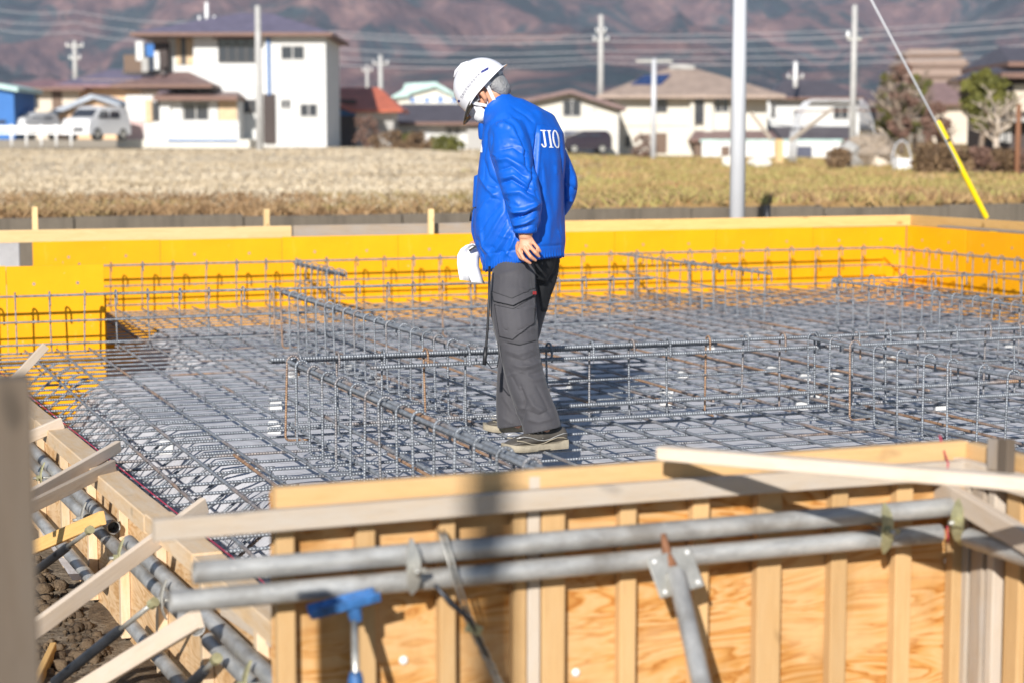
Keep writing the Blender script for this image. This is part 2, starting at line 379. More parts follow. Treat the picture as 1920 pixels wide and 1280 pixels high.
# wire ties at the crossings: far more than 300, one part
mb=MB()
for x in ybars:
    for y in xbars:
        if rb.random()<.42 and y<13.5:
            z=.012; a=rb.uniform(0,3.14); c,s=math.cos(a),math.sin(a); q=.013
            mb.tube([(x-q*c,y-q*s,-.006),(x-q*.5*c,y-q*.5*s,z+.012),(x+q*.5*c,y+q*.5*s,z+.012),(x+q*c,y+q*s,-.006)],.0013,3,False)
            mb.tube([(x,y,z+.012),(x+rb.uniform(-.02,.02),y+rb.uniform(-.02,.02),z+.022+rb.uniform(0,.012))],.0016,3,False)
kind(mb.obj('wire_tie',M_WIRE,matroot),'stuff')
# bars bent down into the perimeter trench along the low left form
tb=thing('trench_bars','cranked steel bars bending down into the trench beside the timber edge form','rebar',(1.4,7,-.2))
m_=ribtube([(-.42,0,-.33),(-.05,0,-.035),(0,0,-.016),(.16,0,-.016)],.0062).mesh('bent_bar',M_RB,smooth=True)
y=4.3
while y<11.3:
    link('bent_bar',m_,tb,Matrix.Translation((edge_left(y)+.52+rb.uniform(-.03,.03),y+rb.uniform(-.03,.03),0))@Matrix.Rotation(rb.uniform(-.05,.05),4,'Z')); y+=.2
for z,xo in ((-.36,.14),(-.36,.34),(-.2,.14)):
    bar('trench_bar',(1.16-.0+xo,4.2,z),(.95+xo,11.35,z),.0075,M_RB2,tb)
# ------------------------------------------------------------------ upright cages
def stirrup_mesh(h,mat,foot=.11,hook=.028,tail=.06,name='stirrup'):
    p=[(foot,0,.012),(.02,0,.012)]+[(.02-.02*math.sin(a),0,.032-.02*math.cos(a)) for a in (.5,1.0,1.57)]
    zc=h-hook
    p+=[(0,0,.10),(0,0,zc)]+[(hook-hook*math.cos(a),0,zc+hook*math.sin(a)) for a in (.4,.8,1.2,1.57,1.95,2.35,2.75,3.14)]+[(2*hook,0,zc-tail)]
    return ribtube(p,.0049,.011).mesh(name,mat,smooth=True)
ST=[stirrup_mesh(.385,M_RB),stirrup_mesh(.385,M_RB2,tail=.045)]
STL=[stirrup_mesh(.385,M_RB,foot=-.11)]
cagegroup='upright cages'
def cage(label,axis,fix,s0,s1,longs,first=None,sp=.2,flip=False,lean=.03):
    mid=(s0+s1)/2
    loc=(fix,mid,0) if axis=='y' else (mid,fix,0)
    t=thing('rebar_cage',label,'rebar',loc)
    s=first if first is not None else s0+.05
    k=0
    while s<s1-.02:
        rot=0 if axis=='y' else R(-90)
        if flip: rot+=math.pi
        p=(fix-.028*(1 if not flip else -1),s,0) if axis=='y' else (s,fix+.028*(1 if not flip else -1),0)
        M=Matrix.Translation(p)@Matrix.Rotation(rot+rb.uniform(-.12,.12),4,'Z')@Matrix.Rotation(rb.uniform(-lean,lean),4,'Y')@Matrix.Rotation(rb.uniform(-lean,lean),4,'X')
        link('stirrup',(ST[1] if rb.random()<.3 else ST[0]),t,M); s+=sp+rb.uniform(-.012,.012); k+=1
    for (off,z,r_,a,b) in longs:
        A,B=(a if a is not None else s0),(b if b is not None else s1)
        if axis=='y': bar('long_bar',(fix+off,A,z),(fix+off+rb.uniform(-.006,.006),B,z+rb.uniform(-.004,.004)),r_,M_RB2 if rb.random()<.5 else M_RB,t)
        else: bar('long_bar',(A,fix+off,z),(B,fix+off+rb.uniform(-.006,.006),z+rb.uniform(-.004,.004)),r_,M_RB,t)
    return t
N=None
cage('steel cage with hooked uprights running from the crossing bars to the plywood panel','y',1.98,4.2,7.83,[(-.016,.362,.0075,N,N),(0,.352,.0075,4.6,7.75),(.016,.362,.0075,N,7.7),(-.012,.2,.006,N,N),(.01,.075,.007,N,N)],first=4.75)
cage('cage of thick ribbed bars standing right behind the man\'s legs','x',7.83,1.9,5.86,[(-.014,.364,.0085,N,N),(.016,.352,.0085,N,4.1),(-.030,.312,.0085,2.35,5.9),(.02,.20,.0055,3.15,5.8),(-.03,.092,.009,3.1,5.95),(-.17,.045,.009,2.95,N),(.03,.055,.0075,N,3.6)],first=2.02)
cage('long cage of hooked uprights meeting the thick-barred cage left of the man','y',2.87,7.9,11.66,[(-.016,.362,.0075,N,N),(.014,.362,.0075,N,N),(0,.352,.0065,8.3,11.4),(-.01,.2,.006,N,N),(.012,.07,.007,N,N)])
cage('hooked cage branching off the right end of the thick-barred cage','y',4.60,4.4,7.88,[(-.014,.362,.0075,N,N),(.012,.36,.0075,5.0,N),(-.01,.2,.006,N,7.6),(.01,.06,.007,N,N),(.1,.03,.007,N,N)],first=4.6)
cage('cage crossing the slab behind the man, starting at the low yellow panel','x',11.68,.98,5.6,[(-.014,.362,.0075,N,N),(.014,.362,.0075,1.65,N),(0,.2,.006,N,N),(0,.06,.007,N,N)])
cage('cage standing along the far yellow wall with its shadow on it','x',14.42,1.95,9.22,[(0,.362,.0075,N,N),(.01,.2,.006,N,N),(0,.05,.007,N,N)],sp=.25)
cage('cage running along the right hand yellow wall from the inner corner','y',9.25,10.2,14.45,[(0,.362,.0075,N,N),(0,.2,.006,N,N),(0,.05,.007,N,N)],flip=True,sp=.22)
cage('short free-ending cage in front of the far yellow wall','y',6.58,11.75,14.4,[(-.012,.362,.0075,N,N),(.012,.362,.0075,11.8,13.2),(0,.2,.006,N,N),(0,.06,.006,N,N)])
cage('hooked cage isolated on the mesh, beyond the thick bars\' right end','y',6.64,8.1,11.0,[(-.012,.362,.0075,N,N),(0,.2,.006,N,9.0),(0,.06,.006,N,N)],flip=True)
cage('thin cage joining the right yellow wall to the mesh','x',11.1,6.7,9.3,[(0,.362,.0065,N,N),(0,.2,.006,N,N)],sp=.26)
cage('short cage stub at the yellow wall near its left end','y',3.70,12.9,14.4,[(-.012,.362,.0075,N,N),(.012,.34,.0075,N,N),(0,.2,.006,N,N)],sp=.16)
# mortar spacer blocks under the bars
sm=MB(); sm.loft([[Vector((sx*w_,sy*w_*.8,z)) for sx,sy in ((-1,-1),(1,-1),(1,1),(-1,1))] for z,w_ in ((0,.033),(.055,.031),(.064,.026))])
sme=sm.mesh('spacer_block',M_SPACER,bevel=.003)
for i in range(32):
    if i<14: x=rb.choice(ybars[1:26]); y=rb.choice([q for q in xbars if 6.2<q<10.5])+.1
    else: x=rb.choice(ybars[3:]); y=rb.choice([q for q in xbars if 8<q<13.6])+.1
    M=Matrix.Translation((x+.03,y,BED+.0))@Matrix.Rotation(rb.uniform(-.4,.4),4,'Z')
    o=link('spacer_block',sme,None,M); tag(o,'small pale mortar spacer block lying under the steel mesh','spacer','spacer blocks under the mesh')
# ------------------------------------------------------------------ yellow coated formwork
def ywall(label,a,b,z0,z1,n,out,parentname='yellow_form_wall',lip=True):
    a=Vector((a[0],a[1],0)); b=Vector((b[0],b[1],0)); t=thing(parentname,label,'formwork',((a.x+b.x)/2,(a.y+b.y)/2,z0)); d=(b-a); L=d.length; e=d/L; o=Vector(out)
    for i in range(n):
        p=a+e*(L*i/n+.0015); q=a+e*(L*(i+1)/n-.0015); dz=rb.uniform(-.006,.004); k=o*(.006+rb.uniform(0,.0025))
        m=MB(); M=frame(p+k,q+k); hl=(q-p).length/2
        m.box(-hl,hl,-.006,.006,z0,z1+dz); bm_=m.mesh('panel',M_YEL,bevel=.0012); Mx=M.copy(); Mx.translation.z=0
        link('panel',bm_,t,Mx)
        for hx,hz in ((-.25,.18),(.25,.18),(-.25,.42),(.25,.42)):
            hm0=MB(); hm0.tube([(hx*2*hl*.9,.0075 if o.dot(M.to_3x3()@Vector((0,1,0)))<0 else -.0075,hz),(hx*2*hl*.9,.0055 if o.dot(M.to_3x3()@Vector((0,1,0)))<0 else -.0055,hz)],.011,10); link('tie_hole',hm0.mesh('tie_hole',M_OLD),t,Mx)
        nb=3
        for j in range(nb):     # timber studs on the outer face
            c=p+(q-p)*((j+.5)/nb)+o*.034
            board('stud',(c.x,c.y,z0),(c.x,c.y,z1-.03),.045,.04,M_BATTEN,t,upv=o)
    return t
ywall('tall yellow panel wall at the far side of the slab',(1.69,14.65),(9.62,14.65),-.45,.545,8,(0,1,0))
ywall('yellow panel wall on the right, meeting the far wall in the corner',(9.62,14.64),(9.62,6.3),-.45,.545,9,(1,0,0))
ywall('low detached yellow panels at the left, closer than the far wall',(.60,11.9),(1.815,11.9),-.45,.537,2,(0,1,0))
ywall('yellow panels seen edge-on between the low panels and the far wall',(1.83,11.93),(1.83,14.63),-.45,.34,3,(-1,0,0))
# ledger boards along the top of the walls
def lone(name,a,b,w_,t_,mat,label,cat,upv=(0,0,1),group=None,warp=0): return tag(board(name,a,b,w_,t_,mat,None,upv,warp=warp),label,cat,group)
M_NEWWOOD=wood('new_plank',(.80,.58,.30),(.66,.42,.17))
M_ORWOOD=wood('orange_plank',(.76,.47,.18),(.60,.33,.09))
lone('ledger_board',(.6,14.93,.575),(3.82,14.93,.575),.03,.10,M_NEWWOOD,'pale new plank running along the far wall up to the grey plank','plank')
lone('ledger_board',(3.84,14.93,.575),(5.9,14.93,.575),.03,.10,M_OLD,'grey weathered plank on top of the far yellow wall behind the man','plank')
lone('ledger_board',(5.92,14.93,.577),(9.84,14.93,.58),.03,.10,M_ORWOOD,'long orange plank along the far wall ending at the corner','plank')
lone('ledger_board',(9.86,14.92,.58),(9.86,7.0,.59),.03,.10,M_ORWOOD,'orange plank along the right yellow wall','plank',)
lone('walk_board',(9.7,14.2,.555),(9.7,7.0,.557),.10,.018,M_OLD,'flat grey strip lying on the right yellow wall\'s top edge','plank')
m=MB(); m.box(-.55,.55,-.3,.3,-.5,.50); tag(m.obj('concrete_block',concrete('light_concrete',(.40,.395,.40),1.0,False),None,Matrix.Translation((1.15,15.9,0)),bevel=.01),'plain grey concrete block behind the low yellow panels','concrete block')
for u,lab in ((66,'slim pale stake behind the left end of the pale plank'),(500,'pale stake standing near the joint of pale and grey planks'),(808,'short stake behind the grey plank, left of the man')):
    p=at(u,430,15.6); lone('wooden_stake',(p.x,p.y,-.5),(p.x,p.y,at(u,(392 if u!=66 else 388),15.6).z),.045,.045,M_NEWWOOD,lab,'stake')
# ------------------------------------------------------------------ plywood panel in the foreground
FY=3.97
fp=thing('plywood_form_panel','big plywood form panel with vertical battens across the foreground','formwork',(1.9,FY,-.5))
m=MB(); m.box(-.917,.917,-.006,.006,-.5,.5)
link('plywood_sheet',m.mesh('plywood_sheet',M_PLY),fp,Matrix.Translation((1.877,FY,.03)))
board('top_plate',(.962,FY-.025,.518),(2.78,FY-.025,.518),.036,.05,M_BATTEN,fp)
for i,(x0,x1,mt) in enumerate(((.958,1.000,M_BATTEN),(1.143,1.187,M_BATTEN),(1.340,1.379,M_BATTEN),(1.524,1.556,M_BATTEN),(1.559,1.590,M_BOARD),(1.594,1.653,M_BATTEN),(1.798,1.840,M_BATTEN),(1.990,2.034,M_BATTEN),(2.167,2.234,M_BATTEN),(2.379,2.425,M_BATTEN),(2.566,2.614,M_BATTEN),(2.735,2.768,M_BATTEN))):
    xm=(x0+x1)/2+.005; board('batten',(xm,FY-.024-.002*(i%3),-.5),(xm,FY-.024-.002*(i%3),.49 if i%4 else .53),x1-x0,.034,mt,fp,upv=(0,-1,0))
for (u,v) in ((757,1237),(1080,1260),(1777,1050)):      # plastic cones of the wall ties
    p=ony(u,v,FY-.008); m=MB(); m.tube([(0,-.002,0),(0,.002,0),(0,.006,0)],[.011,.010,.006],12); link('tie_cone',m.mesh('tie_cone',M_WHITE,smooth=True),fp,Matrix.Translation(p)@Matrix.Rotation(R(180),4,'X'))
lone('rail_board',(.685,FY-.075,.478),(2.735,FY-.075,.478),.03,.047,M_BOARD,'pale rail board nailed level across the battens of the foreground panel','board',warp=.004)
def ppipe(a,b,label,r=.0243,name='steel_pipe'): return tag(pipe(name,a,b,r,M_PIPE),label,'pipe')
PY=3.87
ppipe((.766,PY,.383),(2.70,PY,.389),'upper of two grey steel pipes across the foreground plywood panel')
ppipe((.713,PY,.323),(2.66,PY,.323),'lower of two grey steel pipes across the foreground plywood panel')
def saddle(name,p,label,mat,s=1.0,rot=0):
    t=thing(name,label,'clamp',p,rot)
    m=MB(); prof=[(-.062,.0),(-.045,.012),(-.02,.016),(.02,.016),(.045,.012),(.066,.0)]
    rs=[]
    for z,w_ in prof:
        w2=max(w_,.002)*s; y=-.004-.020*(1-(z/.066)**2)
        rs.append([Vector((-w2,y-.003,z)),Vector((w2,y-.003,z)),Vector((w2,y+.003,z)),Vector((-w2,y+.003,z))])
    m.loft(rs); link('saddle_plate',m.mesh('saddle_plate',mat,smooth=True,auto=40),t,world(t))
    m=MB(); m.tube([(0,.075,0),(0,0,0),(0,-.055,0)],.0055,8); link('tie_rod',m.mesh('tie_rod',M_ZINC,smooth=True),t,world(t))
    m=MB(); m.tube([(0,-.026,0),(0,-.042,0)],.012,6); m.box(-.007,.024,-.040,-.034,-.008,.004); link('wing_nut',m.mesh('wing_nut',mat),t,world(t))
    return t
for u,lab,mt,rz in ((770,'grey form clamp gripping both pipes near the blue prop',M_ZINC,0),(1655,'yellowish form clamp near the right ends of both pipes',M_ZGREEN,0)):
    p=ony(u,{770:1062,1655:990}[u],PY-.03); saddle('form_clamp',p,lab,mt,1,rz)
p=onx(1805,975,2.70); saddle('form_clamp',p,'greenish form clamp at the panel\'s outer corner',M_ZGREEN,1.1,R(-70))
# --- prop with square plate
jt=thing('push_pull_prop','galvanised prop with a square end plate pressing on the two pipes','prop',(1.93,3.4,-.5))
top=ony(1262,1070,PY-.055); bot=at(1352,1440,3.75)
m=MB(); m.tube([(0,0,0),(.001,0,0)],.001,4)
ax=(bot-top).normalized()
Mx=frame(top,bot,(0,-1,0)); 
pm=MB(); pm.box(-.06,.06,-.05,.05,-.003,.003,Matrix.Rotation(R(10),4,'Z')); Mp=Matrix.Translation(top+Vector((0,-.012,0)))@Matrix.Rotation(R(64),4,'X')
link('end_plate',pm.mesh('end_plate',M_ZINC,bevel=.002),jt,Mp)
for sx in (-1,1):
    for sy in (-1,1):
        m=MB(); m.tube([(0,0,.002),(0,0,.006)],.0045,8); link('plate_bolt',m.mesh('plate_bolt',M_WHITE),jt,Mp@Matrix.Rotation(R(10),4,'Z')@Matrix.Translation((sx*.045,sy*.037,0)))
pp=pipe('tube',top+ax*.01+Vector((0,-.016,0)),bot,.0215,M_PIPE,jt)
m=MB(); m.tube([top+Vector((-.004,.0,.01)),top+Vector((-.008,.02,.045)),top+Vector((-.012,.03,.085))],[.016,.012,.006],8); link('bracket',m.mesh('bracket',M_RUST,smooth=True),jt)
# --- blue prop head
bt=thing('blue_prop','blue painted prop with a wide T head against the lower pipe','prop',(1.1,3.6,-.5))
hc=ony(645,1131,PY-.05); M=Matrix.Translation(hc)@Matrix.Rotation(R(-10),4,'Y')
m=MB(); prof=[(-.028,.012),(-.022,-.010),(.0,-.016),(.022,-.010),(.028,.012),(.022,.012),(.018,-.004),(0,-.009),(-.018,-.004),(-.022,.012)]
m.loft([[Vector((x,y,z)) for y,z in prof] for x in (-.078,-.06,0,.06,.078)]); link('head',m.mesh('head',M_BLUEP,bevel=.001),bt,M)
m=MB(); m.tube([(0.02,0,.0),(0.02,0,-.045)],[.020,.014],10); link('socket',m.mesh('socket',M_BLUEP,smooth=True,auto=40),bt,M)
b0=hc+Vector((.022,-.005,-.04)); b1=at(667,1270,3.93); b2=at(676,1420,3.85)
m=MB(); m.tube([b0,b1],.0085,10); link('screw_rod',m.mesh('screw_rod',M_ZINC,smooth=True),bt)
m=MB(); m.tube([b1+Vector((0,0,.012)),b1-Vector((0,0,.004)),b2],[.013,.017,.017],12); link('tube',m.mesh('tube',M_BLUEP,smooth=True,auto=40),bt)
# --- chain hanging from the pipes
ct=thing('steel_chain','steel chain looped over the pipes and hanging down the plywood','chain',tuple(ony(840,1030,PY-.03)))
for k,(du) in enumerate((0,9)):
    m=MB(); m.tube([ony(823+du,1010,PY+.03)+Vector((0,0,.02)),ony(828+du,1008,PY-.035),ony(850+du,1085,PY-.045),ony(872+du,1150,PY-.035)],.0032,6); link('hook_loop',m.mesh('hook_loop',M_ZINC,smooth=True),ct)
A=ony(872,1145,PY-.03); B=ony(958,1330,PY-.01); nL=13
lk=MB(); pts=[]
for k in range(17):
    a=2*math.pi*k/16; pts.append((.0155*math.cos(a)+(.008 if math.cos(a)>0 else -.008),.0085*math.sin(a),0))
lk.tube(pts,.0030,6,False); lme=lk.mesh('chain_link',M_ZINC,smooth=True)
for i in range(nL):
    f=frame(A+(B-A)*(i/nL),A+(B-A)*((i+1)/nL)); link('chain_link',lme,ct,f@Matrix.Rotation(R(45+90*(i%2)),4,'X'))
m=MB(); m.box(-.02,.02,-.006,.006,-.012,.012); link('chain_tag',m.mesh('chain_tag',M_ZGREEN,bevel=.002),ct,Matrix.Translation(ony(888,1178,PY-.035))@Matrix.Rotation(R(25),4,'Y'))
m=MB(); q=[ony(815,1095,PY-.04),ony(845,1130,PY-.045),ony(880,1160,PY-.04),ony(915,1230,PY-.03)]; m.tube(q,[.004,.007,.006,.003],6); link('chain_strap',m.mesh('chain_strap',M_DARKSTEEL,smooth=True),ct)
# --- return panel at the outer corner, coming toward the viewer
rt_=thing('plywood_return_panel','return form panel of upright boards turning the foreground corner','formwork',(2.8,3.2,-.5))
m=MB(); m.box(-1.2,1.2,-.006,.006,-.5,.5); link('plywood_sheet',m.mesh('plywood_sheet',M_PLY2),rt_,Matrix.Translation((2.812,2.78,.03))@Matrix.Rotation(R(90),4,'Z'))
board('top_plate',(2.79,1.6,.515),(2.79,3.93,.515),.036,.05,M_BATTEN,rt_)
for i,(y,w_,mt) in enumerate(((3.925,.045,M_BOARD),(3.86,.05,M_OLD),(3.80,.03,M_BOARD),(3.715,.06,M_BATTEN),(3.63,.04,M_BOARD),(3.57,.035,M_OLD),(3.48,.06,M_BATTEN),(3.38,.05,M_BOARD),(3.2,.05,M_BATTEN),(3.0,.05,M_BATTEN),(2.8,.05,M_BATTEN))):
    board('batten',(2.785-.002*(i%3),y,-.5),(2.785-.002*(i%3),y,.49),w_,.034,mt,rt_,upv=(-1,0,0))
lone('rail_board',(2.75,3.93,.478),(2.75,1.7,.478),.03,.05,M_BOARD,'pale rail board on the return panel level with the long rail','board')
lone('slanting_board',onx(1762,915,2.715),onx(1990,1052,2.66),.03,.055,M_BRACE,'pale board slanting down across the corner of the return panel','board')
ppipe((2.70,3.80,.323),(2.70,1.9,.325),'steel pipe leading along the return panel from the corner')
p0=onz(1238,848,.583); p1=onz(1920,905,.583); 
lone('loose_board',p0,p0+(p1-p0)*1.55,.045,.030,M_BRACE,'long pale board lying loose across the panel tops at the corner','board')
lone('corner_cleat',at(1870,880,4.55),at(1872,822,4.55),.03,.05,M_OLD,'small dark cleat standing behind the return panel top','timber block',upv=(0,-1,0))
lone('corner_cleat',at(1886,884,4.5),at(1888,822,4.5),.025,.04,M_DARKPOST,'grey upright offcut beside the dark cleat','timber block',upv=(0,-1,0))
m=MB(); m.tube([ony(1762,815,FY-.02),ony(1768,838,FY-.03),ony(1778,868,FY-.095),ony(1776,880,FY-.1)],.0022,5); m.tube([ony(1776,985,PY-.03),ony(1778,1020,PY-.03)],.002,5)
tag(m.obj('tied_string',M_RED),'short red string tied at the corner of the foreground panel','string')
# ------------------------------------------------------------------ low timber edge form along the left
def EL(y): return edge_left(y)
lf=thing('edge_form','low timber edge form with battens running along the left of the slab','formwork',(1.05,7,-.5))
segs=[(4.02,5.35),(5.37,6.02),(6.04,7.08),(7.10,8.3),(8.32,9.8),(9.82,11.45)]
for i,(a,b) in enumerate(segs):
    dz=(0,.004,-.004,.003,-.003,.0)[i]; board('top_beam',(EL(a)-.048,a,.052+dz),(EL(b)-.048,b,.052+dz),.095,.062,M_BEAM,lf,bev=.004)
for a,b in ((4.02,5.8),(5.803,7.6),(7.603,9.5),(9.503,11.45)):
    m=MB(); L=math.hypot(b-a,EL(b)-EL(a)); m.box(-L/2,L/2,-.006,.006,-.27,.27); M=frame((EL(a)-.012,a,-.25),(EL(b)-.012,b,-.25)); link('plywood_sheet',m.mesh('plywood_sheet',M_PLY2),lf,M)
y=4.2; k=0
while y<11.3:
    board('batten',(EL(y)-.036,y,-.5),(EL(y)-.036,y,.02),.045,.035,M_BEAM,lf,upv=(-1,0,0)); y+=.62; k+=1
m=MB(); m.tube([(EL(y)+.004,y,.088) for y in (4.0,7.8,11.4)],.002,5); tag(m.obj('red_string',M_RED),'thin red string line stretched along the edge form','string')
def lp(z,dx,y0,y1,label): ppipe((EL(y0)+dx,y0,z),(EL(y1)+dx,y1,z),label)
lp(-.075,-.082,4.25,6.35,'upper pipe on the edge form, the length by the foreground panel')
lp(-.077,-.082,6.62,7.6,'short upper pipe on the edge form with an open end')
lp(-.075,-.082,7.7,11.2,'upper pipe on the far stretch of the edge form')
lp(-.137,-.086,5.35,6.9,'lower of the paired pipes halfway along the edge form')
lp(-.137,-.086,4.2,5.2,'lower paired pipe on the edge form ending behind the foreground pipes')
lp(-.137,-.086,7.1,11.0,'lower paired pipe on the far stretch of the edge form')
lp(-.36,-.09,4.4,6.3,'single low pipe near the soil at the edge form')
lp(-.36,-.09,7.0,10.2,'low pipe with a dark open end lying near the soil')
for k,(y,lab) in enumerate(((4.62,'clamp on the edge form pipes nearest the corner post'),(5.6,'clamp where the long pale brace meets the edge form pipes'),(6.25,'rust-rodded clamp on the edge form pipes'),(6.95,'clamp on the edge form at the open pipe end'),(7.9,'clamp on the far edge form pipes'))):
    saddle('edge_clamp',(EL(y)-.115,y,-.106),lab,M_ZINC if k%2 else M_ZGREEN,1,R(-90))
bg='timber braces of the edge form'
def brace(a,b,za,zb,w_,mat,label,t_=.022): 
    A=onz(a[0],a[1],za); B=onz(b[0],b[1],zb); return lone('timber_brace',A,B,t_,w_,mat,label,'brace')
brace((222,836),(20,950),.125,.03,.046,M_BRACE,'whitish brace with a sawn end, upper one of the crossing pair')
brace((213,872),(0,978),.100,.0,.046,M_OLD,'dirty grey-edged brace, under one of the crossing pair')
brace((116,792),(10,838),.11,.03,.05,M_BRACE,'short pale brace at the notch in the edge form beam')
brace((86,648),(10,730),.24,.02,.045,M_BRACE,'pale stake sticking up above the far edge form')
brace((192,970),(30,1040),-.02,-.28,.05,M_ORWOOD,'short orange-brown brace against the paired pipes')
brace((384,946),(30,1205),.12,-.16,.055,M_BRACE,'longest pale brace leaning from the edge form to the soil')
brace((372,1158),(140,1300),.02,-.36,.055,M_BRACE,'pale brace leaning beside the ends of the foreground pipes')
brace((100,1215),(60,1300),-.48,-.50,.045,M_ORWOOD,'orange offcut lying on the soil')
brace((515,1200),(420,1140),-.03,-.05,.04,M_BOARD,'pale strip nailed low on the edge form near the corner')
def jack(a,b,za,zb,label):
    A=onz(a[0],a[1],za); B=onz(b[0],b[1],zb); t=thing('screw_jack',label,'prop',tuple(B)); d=B-A
    m=MB(); m.tube([A,A+d*.3],.0085,8); link('screw_rod',m.mesh('screw_rod',M_ZINC,smooth=True),t)
    m=MB(); m.tube([A+d*.25,A+d*.27,A+d*.8],[.013,.0165,.0165],12); link('tube',m.mesh('tube',M_DARKSTEEL,smooth=True,auto=40),t)
    m=MB(); m.tube([A+d*.76,A+d*.79,B],[.016,.011,.009],10); link('lower_rod',m.mesh('lower_rod',M_ZINC,smooth=True),t)
    m=MB(); m.tube([A-d.normalized()*.012,A+d.normalized()*.012],.016,8); link('end_hook',m.mesh('end_hook',M_ZGREEN),t)
    return t
jack((287,1130),(60,1312),-.06,-.47,'dark screw jack strut between the soil and the edge form pipes')
jack((168,993),(20,1105),-.06,-.45,'screw jack strut partly hidden behind the orange-brown brace')
jack((405,1235),(330,1310),-.10,-.30,'yellowed screw jack stub near the foreground pipes')
# blurred post beside the camera
p=at(8,705,2.58); lone('corner_post',(p.x,p.y,-.5),(p.x,p.y,p.z),.068,.068,M_DARKPOST,'broad grey-brown timber post standing close by at the edge','post',upv=(0,-1,0))
# soil clods and stones outside the edge form
mb=MB(); rs_=random.Random(21)
for i in range(2600):
    y=rs_.uniform(4.2,10.5); x=EL(y)-.12-abs(rs_.gauss(0,.33)); r_=rs_.choice((.006,.008,.010,.014,.022,.032))*rs_.uniform(.6,1.3); z=-.52+rs_.uniform(0,.015)
    th=rs_.uniform(0,6.28); vs_=[]
    for dz,q in ((-.6,.6),(.1,1.),(.7,.55)):
        for k in range(5): vs_.append((x+r_*q*math.cos(th+k*1.257)*rs_.uniform(.7,1.2),y+r_*q*math.sin(th+k*1.257)*rs_.uniform(.7,1.2),z+r_*dz))
    mb.add(vs_,[(j*5+k,j*5+(k+1)%5,(j+1)*5+(k+1)%5,(j+1)*5+k) for j in range(2) for k in range(5)]+[(14,13,12,11,10)])
o=mb.obj('soil_clods',M_SOIL,smooth=True); kind(o,'stuff'); tag(o,'loose dark soil clods and stones below the edge form','soil')
m=MB(); nx,ny=30,60; rs_=random.Random(9)
for i in range(nx):
    for j in range(ny):
        x=-1.6+2.9*i/(nx-1); y=2.6+8.8*j/(ny-1); d=EL(y)-x
        z=-.525+.05*math.sin(5*x+2*y)*math.sin(3.1*y-x)+.03*rs_.uniform(-1,1)+.12*smooth(.35,.9,d)
        m.v.append((x,y,z))
for i in range(nx-1):
    for j in range(ny-1): m.f.append((i*ny+j,(i+1)*ny+j,(i+1)*ny+j+1,i*ny+j+1))
kind(m.obj('soil_bank',M_SOIL,smooth=True),'structure')

# unseen pole added left of and behind the camera to cast the plywood panel's shadow
t=thing('shadow_pole','unseen pole added to cast the shadow band across the plywood panel','pole',(-2.41,-2.05,-.52)); m=MB(); m.tube([(-2.41,-2.05,-.52),(-2.41,-2.05,2),(-2.41,-2.05,3.98)],[.055,.052,.048],16); link('shaft',m.mesh('shaft',M_POLE,smooth=True),t)
# ------------------------------------------------------------------ the man on the mesh
DP=7.95
def Pp(u,v,d=0.0): return at(u,v,DP+d)
def rvec(r,d,z): return RT*r+HFW*d+Vector((0,0,z))
def toUV(co):
    q=co-np.array(CAM); dep=q@np.array(FW); return 960+FPX*(q@np.array(RT))/dep, 640-FPX*(q@np.array(UP))/dep
def ell(c,ax,ay,w,h,n=28,p=2.0):
    out=[]
    for k in range(n):
        a=2*math.pi*k/n; ca,sa=math.cos(a),math.sin(a)
        x=math.copysign(abs(ca)**(2/p),ca)*w; y=math.copysign(abs(sa)**(2/p),sa)*h
        out.append(Vector(c)+ax*x+ay*y)
    return out
def limb(m,pts,n=20,sq=None):
    """loft a tapered limb through (point, radius)"""
    P=[p for p,_ in pts]; rr=[r for _,r in pts]
    # refine with Catmull-Rom
    Q=[];S=[]
    for i in range(len(P)-1):
        p0=P[max(i-1,0)];p1=P[i];p2=P[i+1];p3=P[min(i+2,len(P)-1)]
        for k in range(5):
            t=k/5; Q.append(.5*((2*p1)+(p2-p0)*t+(2*p0-5*p1+4*p2-p3)*t*t+(3*p1-p0-3*p2+p3)*t**3)); S.append(rr[i]+(rr[i+1]-rr[i])*(t*t*(3-2*t)))
    Q.append(P[-1]); S.append(rr[-1]); m.tube(Q,S,n); return m
def remesh(name,mb,voxel,smooth=4,mat=None):
    me=mb.mesh(name+'_src'); o=bpy.data.objects.new(name+'_tmp',me); COL.objects.link(o)
    r_=o.modifiers.new('r','REMESH'); r_.mode='VOXEL'; r_.voxel_size=voxel; r_.use_smooth_shade=True
    s_=o.modifiers.new('s','SMOOTH'); s_.iterations=smooth; s_.factor=.5
    dg=bpy.context.evaluated_depsgraph_get(); ev=o.evaluated_get(dg); out=bpy.data.meshes.new_from_object(ev)
    bpy.data.objects.remove(o,do_unlink=True); bpy.data.meshes.remove(me)
    out.name=name
    if mat: out.materials.clear(); out.materials.append(mat)
    return out
